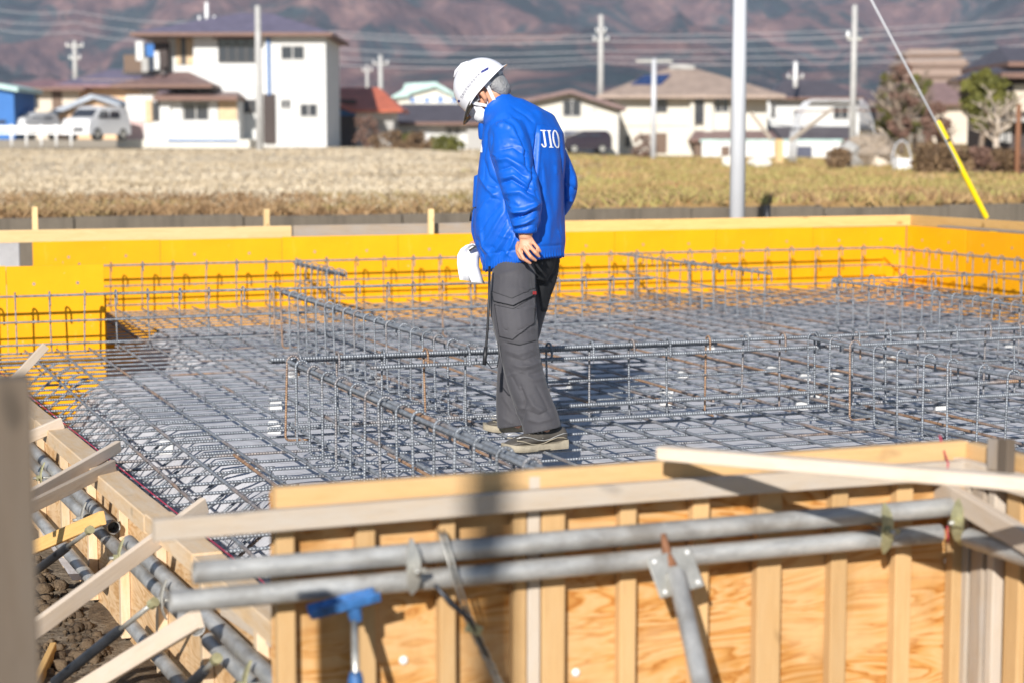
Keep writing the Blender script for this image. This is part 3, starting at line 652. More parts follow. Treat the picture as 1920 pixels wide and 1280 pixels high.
def folds(me,lst,noise=None):
    """push cloth folds into the surface: (polyline px, depth m, half width px)"""
    n=len(me.vertices); co=np.empty(n*3); me.vertices.foreach_get('co',co); co=co.reshape(-1,3); nm=np.empty(n*3); me.vertices.foreach_get('normal',nm); nm=nm.reshape(-1,3)
    U,V=toUV(co); face=np.clip(-(nm@np.array(FW))*1.6+.25,0,1); disp=np.zeros(n)
    for pl,amp,wd in lst:
        best=np.full(n,1e9); tt=np.zeros(n); L=len(pl)-1
        for i in range(L):
            ax,ay=pl[i]; bx,by=pl[i+1]; dx,dy=bx-ax,by-ay; l2=dx*dx+dy*dy
            t=np.clip(((U-ax)*dx+(V-ay)*dy)/l2,0,1); d=np.hypot(U-ax-t*dx,V-ay-t*dy); k=d<best; best=np.where(k,d,best); tt=np.where(k,(i+t)/L,tt)
        fade=np.clip(np.minimum(tt,1-tt)*5+.25,0,1)
        x=best/wd
        disp+=amp*(np.exp(-x*1.5) if amp<0 else np.exp(-x*x*1.2))*fade*face*1.2
    if noise is not None: disp+=noise(co,U,V)
    co=co+nm*disp[:,None]; me.vertices.foreach_set('co',co.reshape(-1)); me.update()
# materials
def skinmat():
    m=NT('skin',.5,0,.4); v=m.coord(); n=m.noise(v,18,4); m.col(m.ramp(n,[(.3,(.50,.24,.14)),(.7,(.62,.33,.21))])); m.b.inputs['Subsurface Weight'].default_value=.12; m.b.inputs['Subsurface Radius'].default_value=(.01,.004,.002); m.bump(m.noise(v,160,3),.12,.002); return m.m
M_SKIN=skinmat()
def cloth(name,c,rough,bs,bstr,var=.12,sheen=0,aniso=(1,1,1)):
    m=NT(name,rough,0,.4); v=m.coord(); n=m.noise(v,7,4); m.col(m.ramp(n,[(.3,[x*(1-var) for x in c]),(.7,[min(1,x*(1+var)) for x in c])]))
    a=m.noise(m.coord('Object',aniso),bs,5,.6,.8); p=m.bump(a,bstr,.012); b=m.noise(v,420,2,.5); m.bump(b,.10,.001,p)
    if sheen: m.b.inputs['Sheen Weight'].default_value=sheen
    return m.m
M_JACKET=cloth('blue_nylon',(.001,.090,.48),.50,9,.22,.06,0,(1.2,1.2,.55))
M_PANTS=cloth('grey_twill',(.052,.050,.056),.75,14,.35,.10,.1)
M_SEAMSHADE=cloth('black_seam_and_shade',(.010,.011,.013),.8,12,.3)
M_UPPER=cloth('shoe_upper',(.075,.066,.055),.55,30,.3,.35)
M_SOLE=plain('shoe_sole',(.30,.26,.19),.8,0,.2,30,.2,60)
M_SILVER=plain('silver_trim',(.50,.49,.46),.35,.5,.2,40)
M_HELMET=plain('helmet_shell',(.66,.66,.69),.22,0,.02,4)
M_NAVY=plain('navy_print',(.012,.022,.16),.5); M_GREYP=plain('grey_print',(.06,.065,.10),.5); M_PALEP=plain('pale_print',(.45,.48,.62),.5)
M_HAIR=cloth('grey_hair',(.24,.24,.24),.5,60,.7,.45,0,(1,1,1))
M_MASK=cloth('white_mask',(.84,.84,.85),.8,30,.25,.04)
M_STRAP=plain('strap_web',(.55,.55,.55),.7,0,.1,40)
M_WLET=plain('white_print',(.90,.90,.90),.6,0,.02)
def visormat():
    m=NT('smoke_visor',.08,0,.5); m.col((.10,.08,.06)); m.b.inputs['Transmission Weight'].default_value=.75; m.b.inputs['IOR'].default_value=1.2; return m.m
M_VISOR=visormat()
man=thing('person','man in blue jacket, grey trousers and white helmet looking down','person',(2.93,7.35,.02))
# --- head frame
HC=Pp(903,165,.0)
hf=rvec(-.66,.16,-.735).normalized(); hs_=rvec(-.1,-.985,0); ht=hs_.cross(hf)
if ht.z<0: ht=-ht
ht=ht.normalized(); hs_=hf.cross(ht).normalized()
if hs_.dot(HFW)>0: hs_=-hs_
def HP(f,s,t): return HC+hf*f+hs_*s+ht*t
# --- body: head, neck, torso, arms, legs in one skin
bm_=MB()
rings=[]
for t,fr,bk,w_ in ((-.135,.088,.03,.022),(-.118,.098,-.005,.040),(-.09,.101,-.04,.055),(-.06,.103,-.07,.063),(-.03,.103,-.088,.067),(0,.098,-.095,.071),(.03,.097,-.096,.073),(.06,.085,-.088,.068),(.085,.062,-.066,.052),(.10,.03,-.034,.028)):
    rings.append([HP((fr+bk)/2+(fr-bk)/2*math.cos(2*math.pi*k/24),w_*math.sin(2*math.pi*k/24),t) for k in range(24)])
bm_.loft(rings)
bm_.tube([HP(.100,0,-.005),HP(.112,0,-.03),HP(.122,0,-.046),HP(.105,0,-.058)],[.008,.011,.014,.008],10)     # nose
for sg in (1,-1):      # ears
    bm_.tube([HP(.026,.070*sg,-.004),HP(.012,.083*sg,-.008),HP(.002,.086*sg,-.026),HP(.010,.083*sg,-.050),HP(.022,.072*sg,-.064)],[.009,.012,.013,.011,.008],8)
    bm_.tube([HP(.088,.022*sg,.016),HP(.078,.045*sg,.014)],.008,8)   # brow
nb=Pp(950,228,.03)
limb(bm_,[(HP(-.03,0,-.05),.058),(Pp(935,197,.01),.058),(nb,.065)])
limb(bm_,[(Pp(958,230,.02),.10),(Pp(972,300,.03),.125),(Pp(975,400,.03),.12),(Pp(978,480,.03),.125)])
limb(bm_,[(Pp(952,255,-.10),.055),(Pp(962,310,-.19),.05),(Pp(982,378,-.22),.042),(Pp(985,425,-.225),.034),(Pp(985,448,-.225),.027)])
limb(bm_,[(Pp(1005,255,.10),.05),(Pp(1045,322,.215),.040),(Pp(1050,360,.26),.036),(Pp(988,425,.30),.034),(Pp(912,458,.235),.027)])
limb(bm_,[(Pp(963,495,-.06),.085),(Pp(968,570,-.12),.075),(Pp(975,650,-.16),.055),(Pp(998,740,-.19),.048),(Pp(1018,800,-.20),.036)])
limb(bm_,[(Pp(1000,495,.10),.085),(Pp(985,580,.14),.072),(Pp(970,655,.17),.055),(Pp(963,740,.2),.048),(Pp(962,786,.2),.036)])
limb(bm_,[(Pp(1019,800,-.2),.030),(Pp(1022,815,-.2),.028),(Pp(1018,826,-.2),.024)],12)
limb(bm_,[(Pp(963,785,.2),.030),(Pp(972,792,.2),.026),(Pp(978,797,.2),.02)],12)
# left hand, back of it outward, fingers loosely curled
def hand(m,pp,wr,kn,tips,mid,thumb,r0=.0088):
    # palm as flattened loft wrist -> knuckles
    W=wr; K0,K3=kn[0],kn[-1]; side=(K3-K0).normalized(); ctr=(K0+K3)/2; ax=(ctr-W).normalized(); nrm=side.cross(ax).normalized()
    rs=[]
    for t,hw,th in ((-.15,.024,.019),(.15,.027,.018),(.5,.036,.017),(.85,.041,.015),(1.05,.040,.011)):
        rs.append(ell(W+(ctr-W)*t,side,nrm,hw,th,16))
    m.loft(rs)
    for k,t,md,q in zip(kn,tips,mid,(1.0,1.05,1.0,.88)):
        base=k-(k-W).normalized()*.02
        m.tube([base,k,(k+md)/2,md,(md+t)/2,t],[r0*1.05*q,r0*1.12*q,r0*.98*q,r0*1.04*q,r0*.9*q,r0*.62*q],10)
    m.tube(thumb,[.014,.0125,.0105,.011,.007],10)
hd=-.225
hand(bm_,None,Pp(984,446,hd),[Pp(973,470,hd-.005),Pp(983,466,hd-.015),Pp(992,461,hd-.015),Pp(1000,455,hd-.008)],
     [Pp(996,495,hd+.005),Pp(1006,490,hd-.008),Pp(1012,483,hd-.010),Pp(1014,474,hd-.004)],
     [Pp(982,486,hd-.012),Pp(995,482,hd-.026),Pp(1004,474,hd-.026),Pp(1009,466,hd-.016)],
     [Pp(975,455,hd+.012),Pp(971,463,hd+.02),Pp(971,473,hd+.028),Pp(975,481,hd+.032),Pp(982,488,hd+.03)])
# right hand holding the papers
hd=.21
hand(bm_,None,Pp(908,459,hd+.02),[Pp(898,452,hd),Pp(896,458,hd),Pp(896,465,hd),Pp(899,471,hd)],
     [Pp(885,462,hd-.03),Pp(884,466,hd-.03),Pp(885,470,hd-.03),Pp(888,474,hd-.03)],
     [Pp(884,456,hd-.005),Pp(881,461,hd-.005),Pp(882,467,hd-.005),Pp(886,472,hd-.005)],
     [Pp(904,456,hd-.01),Pp(899,458,hd-.03),Pp(894,460,hd-.042),Pp(889,462,hd-.046),Pp(885,464,hd-.046)],.008)
body=link('body',remesh('body',bm_,.0042,2,M_SKIN),man)
for sg in (1,-1):
    m=MB(); c=HP(.090,.032*sg,-.004); m.loft([[c+hf*(.012*math.cos(a))+(hs_*math.cos(b)+ht*math.sin(b))*(.012*math.sin(a)) for b in [2*math.pi*k/10 for k in range(10)]] for a in (.1,.5,1.0,1.5,2.0)]); e=m.obj('eye',M_WHITE,body,smooth=True)
    m=MB(); c2=c+hf*.0095; m.loft([[c2+hf*x+(hs_*math.cos(b)+ht*math.sin(b))*q for b in [2*math.pi*k/10 for k in range(10)]] for x,q in ((0,.006),(.002,.0055),(.0028,.003))]); m.obj('iris',M_BLACK,body,smooth=True)
# --- jacket
TF=rvec(-.85,.53,0); TS=rvec(-.53,-.85,0)      # facing, and toward his left side
jm=MB(); rr=[]
def tring(u,v,d,tau,w_,h_,p=2.3):
    F=TF*math.cos(R(tau))-Vector((0,0,1))*math.sin(R(tau)); return ell(Pp(u,v,d),TS,F,w_,h_,32,p)
for a in ((930,199,0,44,.078,.080,2),(936,207,0,43,.085,.087,2),(946,215,.01,42,.115,.100,2.1),(958,228,.02,38,.165,.118,2.2),(972,246,.03,32,.205,.150,2.3),(979,272,.03,20,.212,.168,2.3),(979,310,.03,10,.208,.172,2.4),(976,350,.03,3,.203,.172,2.4),(975,390,.03,-1,.205,.178,2.4),(974,425,.03,-4,.205,.183,2.4),(976,455,.03,2,.202,.180,2.4),(980,476,.03,8,.196,.170,2.3),(982,489,.03,12,.192,.166,2.3),(983,496,.03,13,.188,.163,2.3)): rr.append(tring(*a))
jm.loft(rr)
limb(jm,[(Pp(952,250,-.11),.090),(Pp(957,282,-.17),.090),(Pp(966,320,-.205),.083),(Pp(977,358,-.225),.080),(Pp(983,388,-.23),.076),(Pp(985,412,-.23),.066),(Pp(985,428,-.228),.054),(Pp(985,438,-.226),.047)],24)
limb(jm,[(Pp(1005,250,.10),.080),(Pp(1028,286,.17),.074),(Pp(1049,325,.22),.067),(Pp(1055,355,.25),.066),(Pp(1035,392,.29),.066),(Pp(990,425,.30),.060),(Pp(940,448,.27),.052),(Pp(915,457,.24),.044)],22)
limb(jm,[(Pp(905,330,.07),.04),(Pp(908,390,.05),.052),(Pp(907,430,.05),.056),(Pp(915,465,.05),.05)],14)     # blousing front
limb(jm,[(Pp(913,226,.02),.026),(Pp(908,238,.03),.028),(Pp(910,260,.05),.03)],12)                     # collar point
jme=remesh('jacket',jm,.0045,7,M_JACKET)
rn=random.Random(4)
def jnoise(co,U,V):
    q=0*U
    hemm=np.exp(-((V-(512-.17*(U-905)))/16.0)**2)*(U>895); q+=hemm*.0035*np.sin(U*1.25)
    cuff=np.exp(-((V-432)/7.0)**2)*((U>955)&(U<1015)); q+=cuff*.0025*np.sin(U*1.6)
    return q
JF=[([(917,236),(912,262),(905,300),(908,345)],-.007,5),([(930,236),(945,233),(958,240)],.007,5),([(922,246),(918,285),(932,330)],-.009,5),
 ([(1008,234),(1003,290),(999,335),(990,365)],-.013,4.5),([(1013,240),(1009,300),(1006,340)],.006,4),([(1008,232),(1028,235),(1046,242)],-.005,2.5),
 ([(1050,250),(1056,300),(1059,360),(1058,420)],-.011,4),([(1040,285),(1045,340),(1040,420)],.006,8),
 ([(965,240),(985,280),(990,330)],-.010,5),([(957,236),(975,262),(985,300)],.007,5),
 ([(928,300),(952,298),(985,318),(1003,345)],.010,5.5),([(935,320),(960,312),(990,335)],-.009,4.5),
 ([(934,282),(962,276),(992,296)],-.007,5),([(938,345),(958,338),(985,352),(1004,368)],-.014,4.5),([(940,336),(962,330),(1000,356)],.007,4),([(945,362),(975,360),(1008,383)],.010,6),
 ([(958,398),(985,396),(1009,384)],.016,5),([(955,412),(980,406),(1003,394)],-.015,4),([(960,424),(985,418),(1003,408)],.009,4),([(958,432),(982,428),(1000,422)],-.008,3),
 ([(947,372),(952,400),(958,425)],-.010,4),([(905,468),(925,432),(946,396)],.007,4.5),([(912,478),(935,440),(951,410)],-.006,4),([(920,484),(940,455),(955,428)],.006,4),([(897,440),(915,408),(940,380)],-.007,4.5),([(893,415),(910,380),(935,360)],.006,5),
 ([(930,486),(950,455),(960,438)],-.006,3.5),([(945,484),(958,462),(965,445)],.006,3.5),([(893,445),(896,465),(908,486)],-.010,4),([(900,430),(905,460),(918,482)],.007,4),
 ([(905,300),(915,330),(935,350)],-.008,5),([(898,330),(915,355),(930,368)],.006,4),([(1012,380),(1018,420),(1010,460)],-.006,6),([(1025,360),(1032,410),(1028,455)],.005,7),([(1015,300),(1022,350),(1018,390)],.005,6),
 ([(970,185),(1000,200),(1022,222)],.006,6),([(960,200),(985,215),(1003,232)],-.006,5),([(950,215),(972,235),(985,262)],.005,5),([(1066,310),(1076,330),(1078,360)],.006,4),([(1060,345),(1074,352),(1082,358)],-.008,4),([(1062,375),(1074,378)],.007,4),
 ([(905,478),(940,473),(985,466)],-.004,3),([(985,466),(1025,462),(1058,460)],-.004,2.5)]
for i in range(26):      # small creases
    u=rn.uniform(900,1055); v=rn.uniform(240,470); a=rn.uniform(-.9,-.2) if u<1000 else rn.uniform(1.1,1.9); L=rn.uniform(10,30)
    JF.append(([(u,v),(u+L*math.cos(a)*.5,v-L*math.sin(a)*.5*(1 if u<1000 else -1)),(u+L*math.cos(a),v-L*math.sin(a)*(1 if u<1000 else -1)*1.05)],rn.choice((-1,1))*rn.uniform(.0018,.0045),rn.uniform(2,3.5)))
folds(jme,JF,jnoise)
jk=link('jacket',jme,man)
# --- trousers
pm=MB()
limb(pm,[(Pp(972,468,-.02),.080),(Pp(964,500,-.06),.090),(Pp(962,535,-.095),.097),(Pp(961,565,-.12),.101),(Pp(967,610,-.15),.096),(Pp(974,655,-.165),.084),(Pp(983,700,-.18),.082),(Pp(998,750,-.195),.081),(Pp(1012,785,-.2),.081),(Pp(1017,806,-.2),.082)],24)
limb(pm,[(Pp(1000,462,.08),.125),(Pp(1000,505,.10),.110),(Pp(988,560,.13),.098),(Pp(978,610,.155),.090),(Pp(969,655,.17),.080),(Pp(964,705,.185),.076),(Pp(962,750,.2),.076),(Pp(963,782,.2),.076),(Pp(965,798,.2),.077)],24)
limb(pm,[(Pp(982,455,.02),.15),(Pp(982,490,.02),.135),(Pp(978,520,.02),.11)],20)
pme=remesh('trousers',pm,.0048,6,M_PANTS)
PF=[([(925,520),(955,512),(985,505)],.004,5),([(940,640),(970,648),(1005,640)],-.006,4),([(945,655),(972,663),(1008,652)],.006,5),([(955,668),(980,676),(1012,664)],-.008,4),([(960,682),(985,690),(1018,676)],.007,4),([(965,697),(990,703),(1020,692)],-.007,4),
 ([(950,690),(962,710),(975,735)],-.006,5),([(975,720),(985,750),(978,790)],-.012,4.5),([(985,735),(1000,760),(1025,775)],.007,5),([(992,770),(1010,778),(1035,765)],-.008,4),([(988,785),(1010,790),(1040,782)],.006,4),([(1005,720),(1018,745),(1030,770)],-.006,5),
 ([(945,720),(955,745),(975,775)],-.006,4.5),([(945,745),(960,768),(980,782)],.005,4),([(995,520),(1003,560),(1008,610)],-.007,4),([(1010,500),(1020,530),(1012,570)],.006,6),([(925,560),(930,610),(940,650)],.005,5),([(985,700),(1000,712),(1022,708)],.006,4),([(990,655),(1003,662),(1010,672)],-.006,3)]
for i in range(30):
    u=rn.uniform(935,1035); v=rn.uniform(520,790); a=rn.uniform(-.5,.5); L=rn.uniform(10,26); PF.append(([(u,v),(u+L*math.cos(a),v+L*math.sin(a))],rn.choice((-1,1))*rn.uniform(.0015,.004),rn.uniform(2,3.5)))
PF=[(a,b*.75,c) for a,b,c in PF]; folds(pme,PF)
tr_=link('trousers',pme,man)
# --- patches and lettering laid on the cloth
def bvh(me): return BVHTree.FromPolygons([v.co for v in me.vertices],[p.vertices[:] for p in me.polygons])
def laid(name,tree,test,u0,u1,v0,v1,step,off,mat,parent,thick=0.0):
    m=MB(); idx={}; nu=int((u1-u0)/step)+1; nv=int((v1-v0)/step)+1
    def vert(i,j):
        if (i,j) in idx: return idx[i,j]
        d=ray(u0+i*step,v0+j*step).normalized(); h=tree.ray_cast(CAM,d,30)
        if h[0] is None: idx[i,j]=None; return None
        idx[i,j]=len(m.v); m.v.append(tuple(h[0]+h[1]*off)); return idx[i,j]
    for i in range(nu-1):
        for j in range(nv-1):
            if test(u0+(i+.5)*step,v0+(j+.5)*step):
                q=[vert(i,j),vert(i+1,j),vert(i+1,j+1),vert(i,j+1)]
                if None not in q: m.f.append(tuple(q))
    return m.obj(name,mat,parent,smooth=True)
jt_=bvh(jme)
def letter(ch):
    def xy(u,v): y=(v-244.5)/32.5; x=(u-1013-5*y)/31.0; return x,y-.03*x
    def J(u,v):
        x,y=xy(u,v); return (0<=x<=.32 and 0<=y<=.055) or (.11<=x<=.225 and 0<=y<=.84) or (.0<((x-.07)/.155)**2+((y-.84)/.16)**2<=1 and y>.84 and not ((x-.07)/.045)**2+((y-.84)/.10)**2<=1) or ((x+.05)**2/.0030+(y-.84)**2/.0035<=1)
    def I(u,v):
        x,y=xy(u,v); return (.36<=x<=.62 and (0<=y<=.055 or .945<=y<=1)) or (.435<=x<=.55 and 0<=y<=1)
    def O(u,v):
        x,y=xy(u,v); return ((x-.85)/.21)**2+((y-.5)/.52)**2<=1 and not ((x-.85)/.105)**2+((y-.5)/.45)**2<=1
    return {'J':J,'I':I,'O':O}[ch]
for ch in 'JIO': laid('back_letter',jt_,letter(ch),1006,1056,241,281,.5,.0016,M_WLET,jk)
laid('chest_emblem',jt_,lambda u,v: (u-901)/5.<(v-262)/26.+.2 and u<905,897,906,262,286,.5,.002,M_WLET,jk)
pt_=bvh(pme)
def inp(poly): return lambda u,v: inpoly(u,v,poly)
flap=[(926,548),(960,561),(1000,541),(1002,552),(962,574),(928,565)]
pocket=[(929,572),(962,580),(1001,556),(1000,606),(965,633),(962,636),(938,630)]
def seams(poly,wd): 
    def f(u,v):
        for i in range(len(poly)):
            (ax,ay),(bx,by)=poly[i-1],poly[i]; dx,dy=bx-ax,by-ay; t=max(0,min(1,((u-ax)*dx+(v-ay)*dy)/(dx*dx+dy*dy)))
            if math.hypot(u-ax-t*dx,v-ay-t*dy)<wd: return True
        return False
    return f
laid('cargo_pocket',pt_,inp(pocket),930,1006,536,640,1.0,.006,M_PANTS,tr_)
laid('pocket_flap',pt_,inp(flap),920,1006,536,580,1.0,.010,M_PANTS,tr_)
laid('pocket_seam',pt_,seams(pocket,.45),920,1008,536,640,.6,.0075,M_SEAMSHADE,tr_)
laid('flap_seam',pt_,seams(flap,.45),920,1008,536,640,.6,.0115,M_SEAMSHADE,tr_)
laid('red_tag',pt_,lambda u,v: 994<u<1001 and 548<v<554,990,1004,545,557,.5,.013,plain('red_tag',(.45,.03,.03),.7),tr_)
laid('knee_seam',pt_,seams([(952,642),(975,646),(1004,638),(975,647)],.5),950,1006,632,650,.6,.0015,M_SEAMSHADE,tr_)
laid('seat_shade',pt_,lambda u,v: (u>1000+ (v-480)*.14 and v<585) ,985,1050,480,590,1.2,.003,M_SEAMSHADE,tr_)  # shade on the seat and far hip, painted as a black patch over the trousers
# --- helmet
hm=MB(); a_,b_,c_=.128,.106,.128
rs=[]; n=48
for th in (0,8,16,25,34,43,52,60,68,75,81,86,89.5):
    q=R(90-th) if False else R(th); ct,st_=math.cos(q),math.sin(q)
    rs.append([HP(a_*ct*math.cos(2*math.pi*k/n)-.004,b_*ct*math.sin(2*math.pi*k/n),-.002+c_*st_) for k in range(n)])
inner=[[HP((a_-.004)*math.cos(R(th))*math.cos(2*math.pi*k/n)-.004,(b_-.004)*math.cos(R(th))*math.sin(2*math.pi*k/n),-.002+(c_-.004)*math.sin(R(th))) for k in range(n)] for th in (60,30,0)]
brim=[]
for ex,dz in ((0.0,-.004),(.010,-.010),(.012,-.013),(.0,-.010)):
    brim.append([HP((a_+ex*(1.5 if math.cos(2*math.pi*k/n)<0 else 1.0))*math.cos(2*math.pi*k/n)-.004,(b_+ex*.7)*math.sin(2*math.pi*k/n),dz-.002-.022*max(0,math.cos(2*math.pi*k/n))**2*(1 if ex else .5)) for k in range(n)])
hm.loft(inner+brim[::-1]+rs)
hme=hm.mesh('helmet',M_HELMET,smooth=True,auto=55); hl=link('helmet',hme,man)
for k in (-1,0,1):
    m=MB(); m.tube([HP(.045,.02*k,c_*.92),HP(.02,.022*k,c_*1.0),HP(-.02,.022*k,c_*1.0),HP(-.045,.02*k,c_*.92)],[.003,.0065,.0065,.003],8); m.obj('ridge',M_HELMET,hl,smooth=True)
for k in (-.5,.5):
    for f in (.03,.012): 
        m=MB(); m.tube([HP(f,.022*k*2,c_*1.01),HP(f-.008,.022*k*2,c_*1.02)],.003,6); m.obj('vent_slot',M_BLACK,hl)
vm=MB(); vr=[]
for s,dt in ((0,0),(.3,-.006),(.7,-.016),(1,-.026)):
    rowo=[]
    for k in range(15):
        an=R(-62+124*k/14); ex=.004+.045*s*math.cos(an)**1.2
        rowo.append(HP((a_+ex)*math.cos(an)-.004,(b_+ex*.5)*math.sin(an),-.016*math.cos(an)**2-.006+dt))
    vr.append(rowo)
for off in (0,):
    nn=15; vs_=[p for r_ in vr for p in r_]+[p-ht*.0025 for r_ in vr for p in r_]; N4=nn*4
    fs=[(i*nn+k,i*nn+k+1,(i+1)*nn+k+1,(i+1)*nn+k) for i in range(3) for k in range(nn-1)]; fs+= [tuple(q+N4 for q in f) for f in fs]
    fs+=[(3*nn+k,3*nn+k+1,N4+3*nn+k+1,N4+3*nn+k) for k in range(nn-1)]
    vm.add(vs_,fs)
vm.obj('visor',M_VISOR,hl,smooth=True)
ht_=bvh(hme)
laid('blue_bar',ht_,lambda u,v: abs((v-136)+(u-902)*.53)<2.4 and 902<u<916,898,920,122,142,.5,.0008,M_NAVY,hl)
laid('rear_mark',ht_,lambda u,v: abs((v-125)+(u-919)*.45)<3 and (918<u<920.3 or 922<u<924),914,930,116,132,.5,.0008,M_PALEP,hl)
laid('front_dot',ht_,lambda u,v: math.hypot(u-860.5,v-190)<2.3,855,866,184,196,.5,.0008,M_NAVY,hl)
tc=bpy.data.curves.new('helmet_text','FONT'); tc.body='日本住宅保証検査機構'; tc.size=1.0
to=bpy.data.objects.new('helmet_text_tmp',tc); COL.objects.link(to); dg=bpy.context.evaluated_depsgraph_get(); tme=bpy.data.meshes.new_from_object(to.evaluated_get(dg)); bpy.data.objects.remove(to,do_unlink=True)
if len(tme.vertices):
    X=[v.co.x for v in tme.vertices]; x0,x1=min(X),max(X)
    for v in tme.vertices:
        t=(v.co.x-x0)/(x1-x0); p0,p1,p2=Vector((865.5,184)),Vector((877,160)),Vector((899.5,139.5)); p=p0*(1-t)**2+p1*2*t*(1-t)+p2*t*t
        d=((p1-p0)*(1-t)+(p2-p1)*t).normalized(); nrm=Vector((d.y,-d.x)); y=(v.co.y-.35)*6.0
        q=p-nrm*(-y); dd=ray(q.x,q.y).normalized(); h=ht_.ray_cast(CAM,dd,30); v.co=(h[0]+h[1]*.0008) if h[0] is not None else CAM+dd*DP
    tme.materials.clear(); tme.materials.append(M_GREYP); tme.name='helmet_text'; link('helmet_text',tme,hl)
def strip(m,pts,w_,th,nrm):
    P=[Vector(p) for p in pts]; rs=[]
    for i,p in enumerate(P):
        t=(P[min(i+1,len(P)-1)]-P[max(i-1,0)]).normalized(); n_=Vector(nrm); n_=(n_-t*n_.dot(t)).normalized(); b=t.cross(n_); rs.append([p+b*w_/2-n_*th/2,p+b*w_/2+n_*th/2,p-b*w_/2+n_*th/2,p-b*w_/2-n_*th/2])
    m.loft(rs); return m
m=MB(); 
for sg in (1,-1):
    strip(m,[HP(-.034,.080*sg,.02),HP(-.032,.082*sg,-.03),HP(-.008,.074*sg,-.085),HP(.05,.05*sg,-.125),HP(.07,.0,-.142)],.016,.002,hs_*sg)
    strip(m,[HP(.075,.078*sg,.01),HP(.055,.080*sg,-.035),HP(.03,.074*sg,-.075)],.013,.002,hs_*sg)
m.obj('chin_strap',M_STRAP,hl)
m=MB(); n2=24; rs=[]
for t,q in ((.012,1.0),(-.016,1.03)): rs.append([HP(-.105*q*math.cos(R(-75+150*k/(n2-1))),.084*math.sin(R(-75+150*k/(n2-1))),t-.012) for k in range(n2)])
rs2=[[p+ (p-HC).normalized()*.003 for p in r_] for r_ in rs]
m.add([p for r_ in rs+rs2 for p in r_],[(k,k+1,n2+k+1,n2+k) for k in range(n2-1)]+[(2*n2+k,2*n2+k+1,3*n2+k+1,3*n2+k) for k in range(n2-1)]+[(n2+k,n2+k+1,3*n2+k+1,3*n2+k) for k in range(n2-1)]+[(k,k+1,2*n2+k+1,2*n2+k) for k in range(n2-1)])
m.obj('head_band',M_STRAP,hl,smooth=True)
# --- hair and mask
hr=MB(); rs=[]
for t,fr,bk,w_ in ((-.105,-.03,-.075,.040),(-.085,-.022,-.088,.056),(-.06,-.014,-.099,.066),(-.03,-.008,-.106,.073),(0,.02,-.108,.078),(.03,.05,-.106,.082),(.05,.06,-.10,.078)):
    rs.append([HP((fr+bk)/2+(fr-bk)/2*math.cos(a),w_*math.sin(a),t) for a in [2*math.pi*k/30 for k in range(30)]])
hr.loft(rs); hme2=hr.mesh('hair',M_HAIR,smooth=True)
link('hair',hme2,man)
for i in range(0): pass
sb=MB(); strip(sb,[HP(.05,.0755,.02),HP(.045,.0765,-.01),HP(.04,.0755,-.035)],.018,.003,hs_); sb.obj('sideburn',M_HAIR,man)
mk=MB(); rs=[]
for t,q in ((-.028,.0),(-.045,.012),(-.07,.016),(-.095,.013),(-.118,.004)):
    w_=.062-.0*abs(t+.07); row=[]
    for k in range(17):
        an=R(-72+144*k/16); row.append(HP(.012+(.098+q)*math.cos(an)**.9 if math.cos(an)>0 else .012,(.070)*math.sin(an)/math.sin(R(72)),t+.01*math.cos(an)))
    rs.append(row)
nn=17; vs_=[p for r_ in rs for p in r_]; mk.add(vs_,[(i*nn+k,i*nn+k+1,(i+1)*nn+k+1,(i+1)*nn+k) for i in range(4) for k in range(nn-1)])
mo=mk.obj('face_mask',M_MASK,man,smooth=True); sm_=mo.modifiers.new('t','SOLIDIFY'); sm_.thickness=.002
m=MB()
for sg in (1,-1): m.tube([HP(.035,.070*sg,-.038),HP(.02,.079*sg,-.012),HP(.006,.086*sg,-.006),HP(.002,.084*sg,-.035),HP(.015,.075*sg,-.065),HP(.035,.068*sg,-.09)],.0022,6)
m.obj('ear_loop',M_MASK,mo,smooth=True)
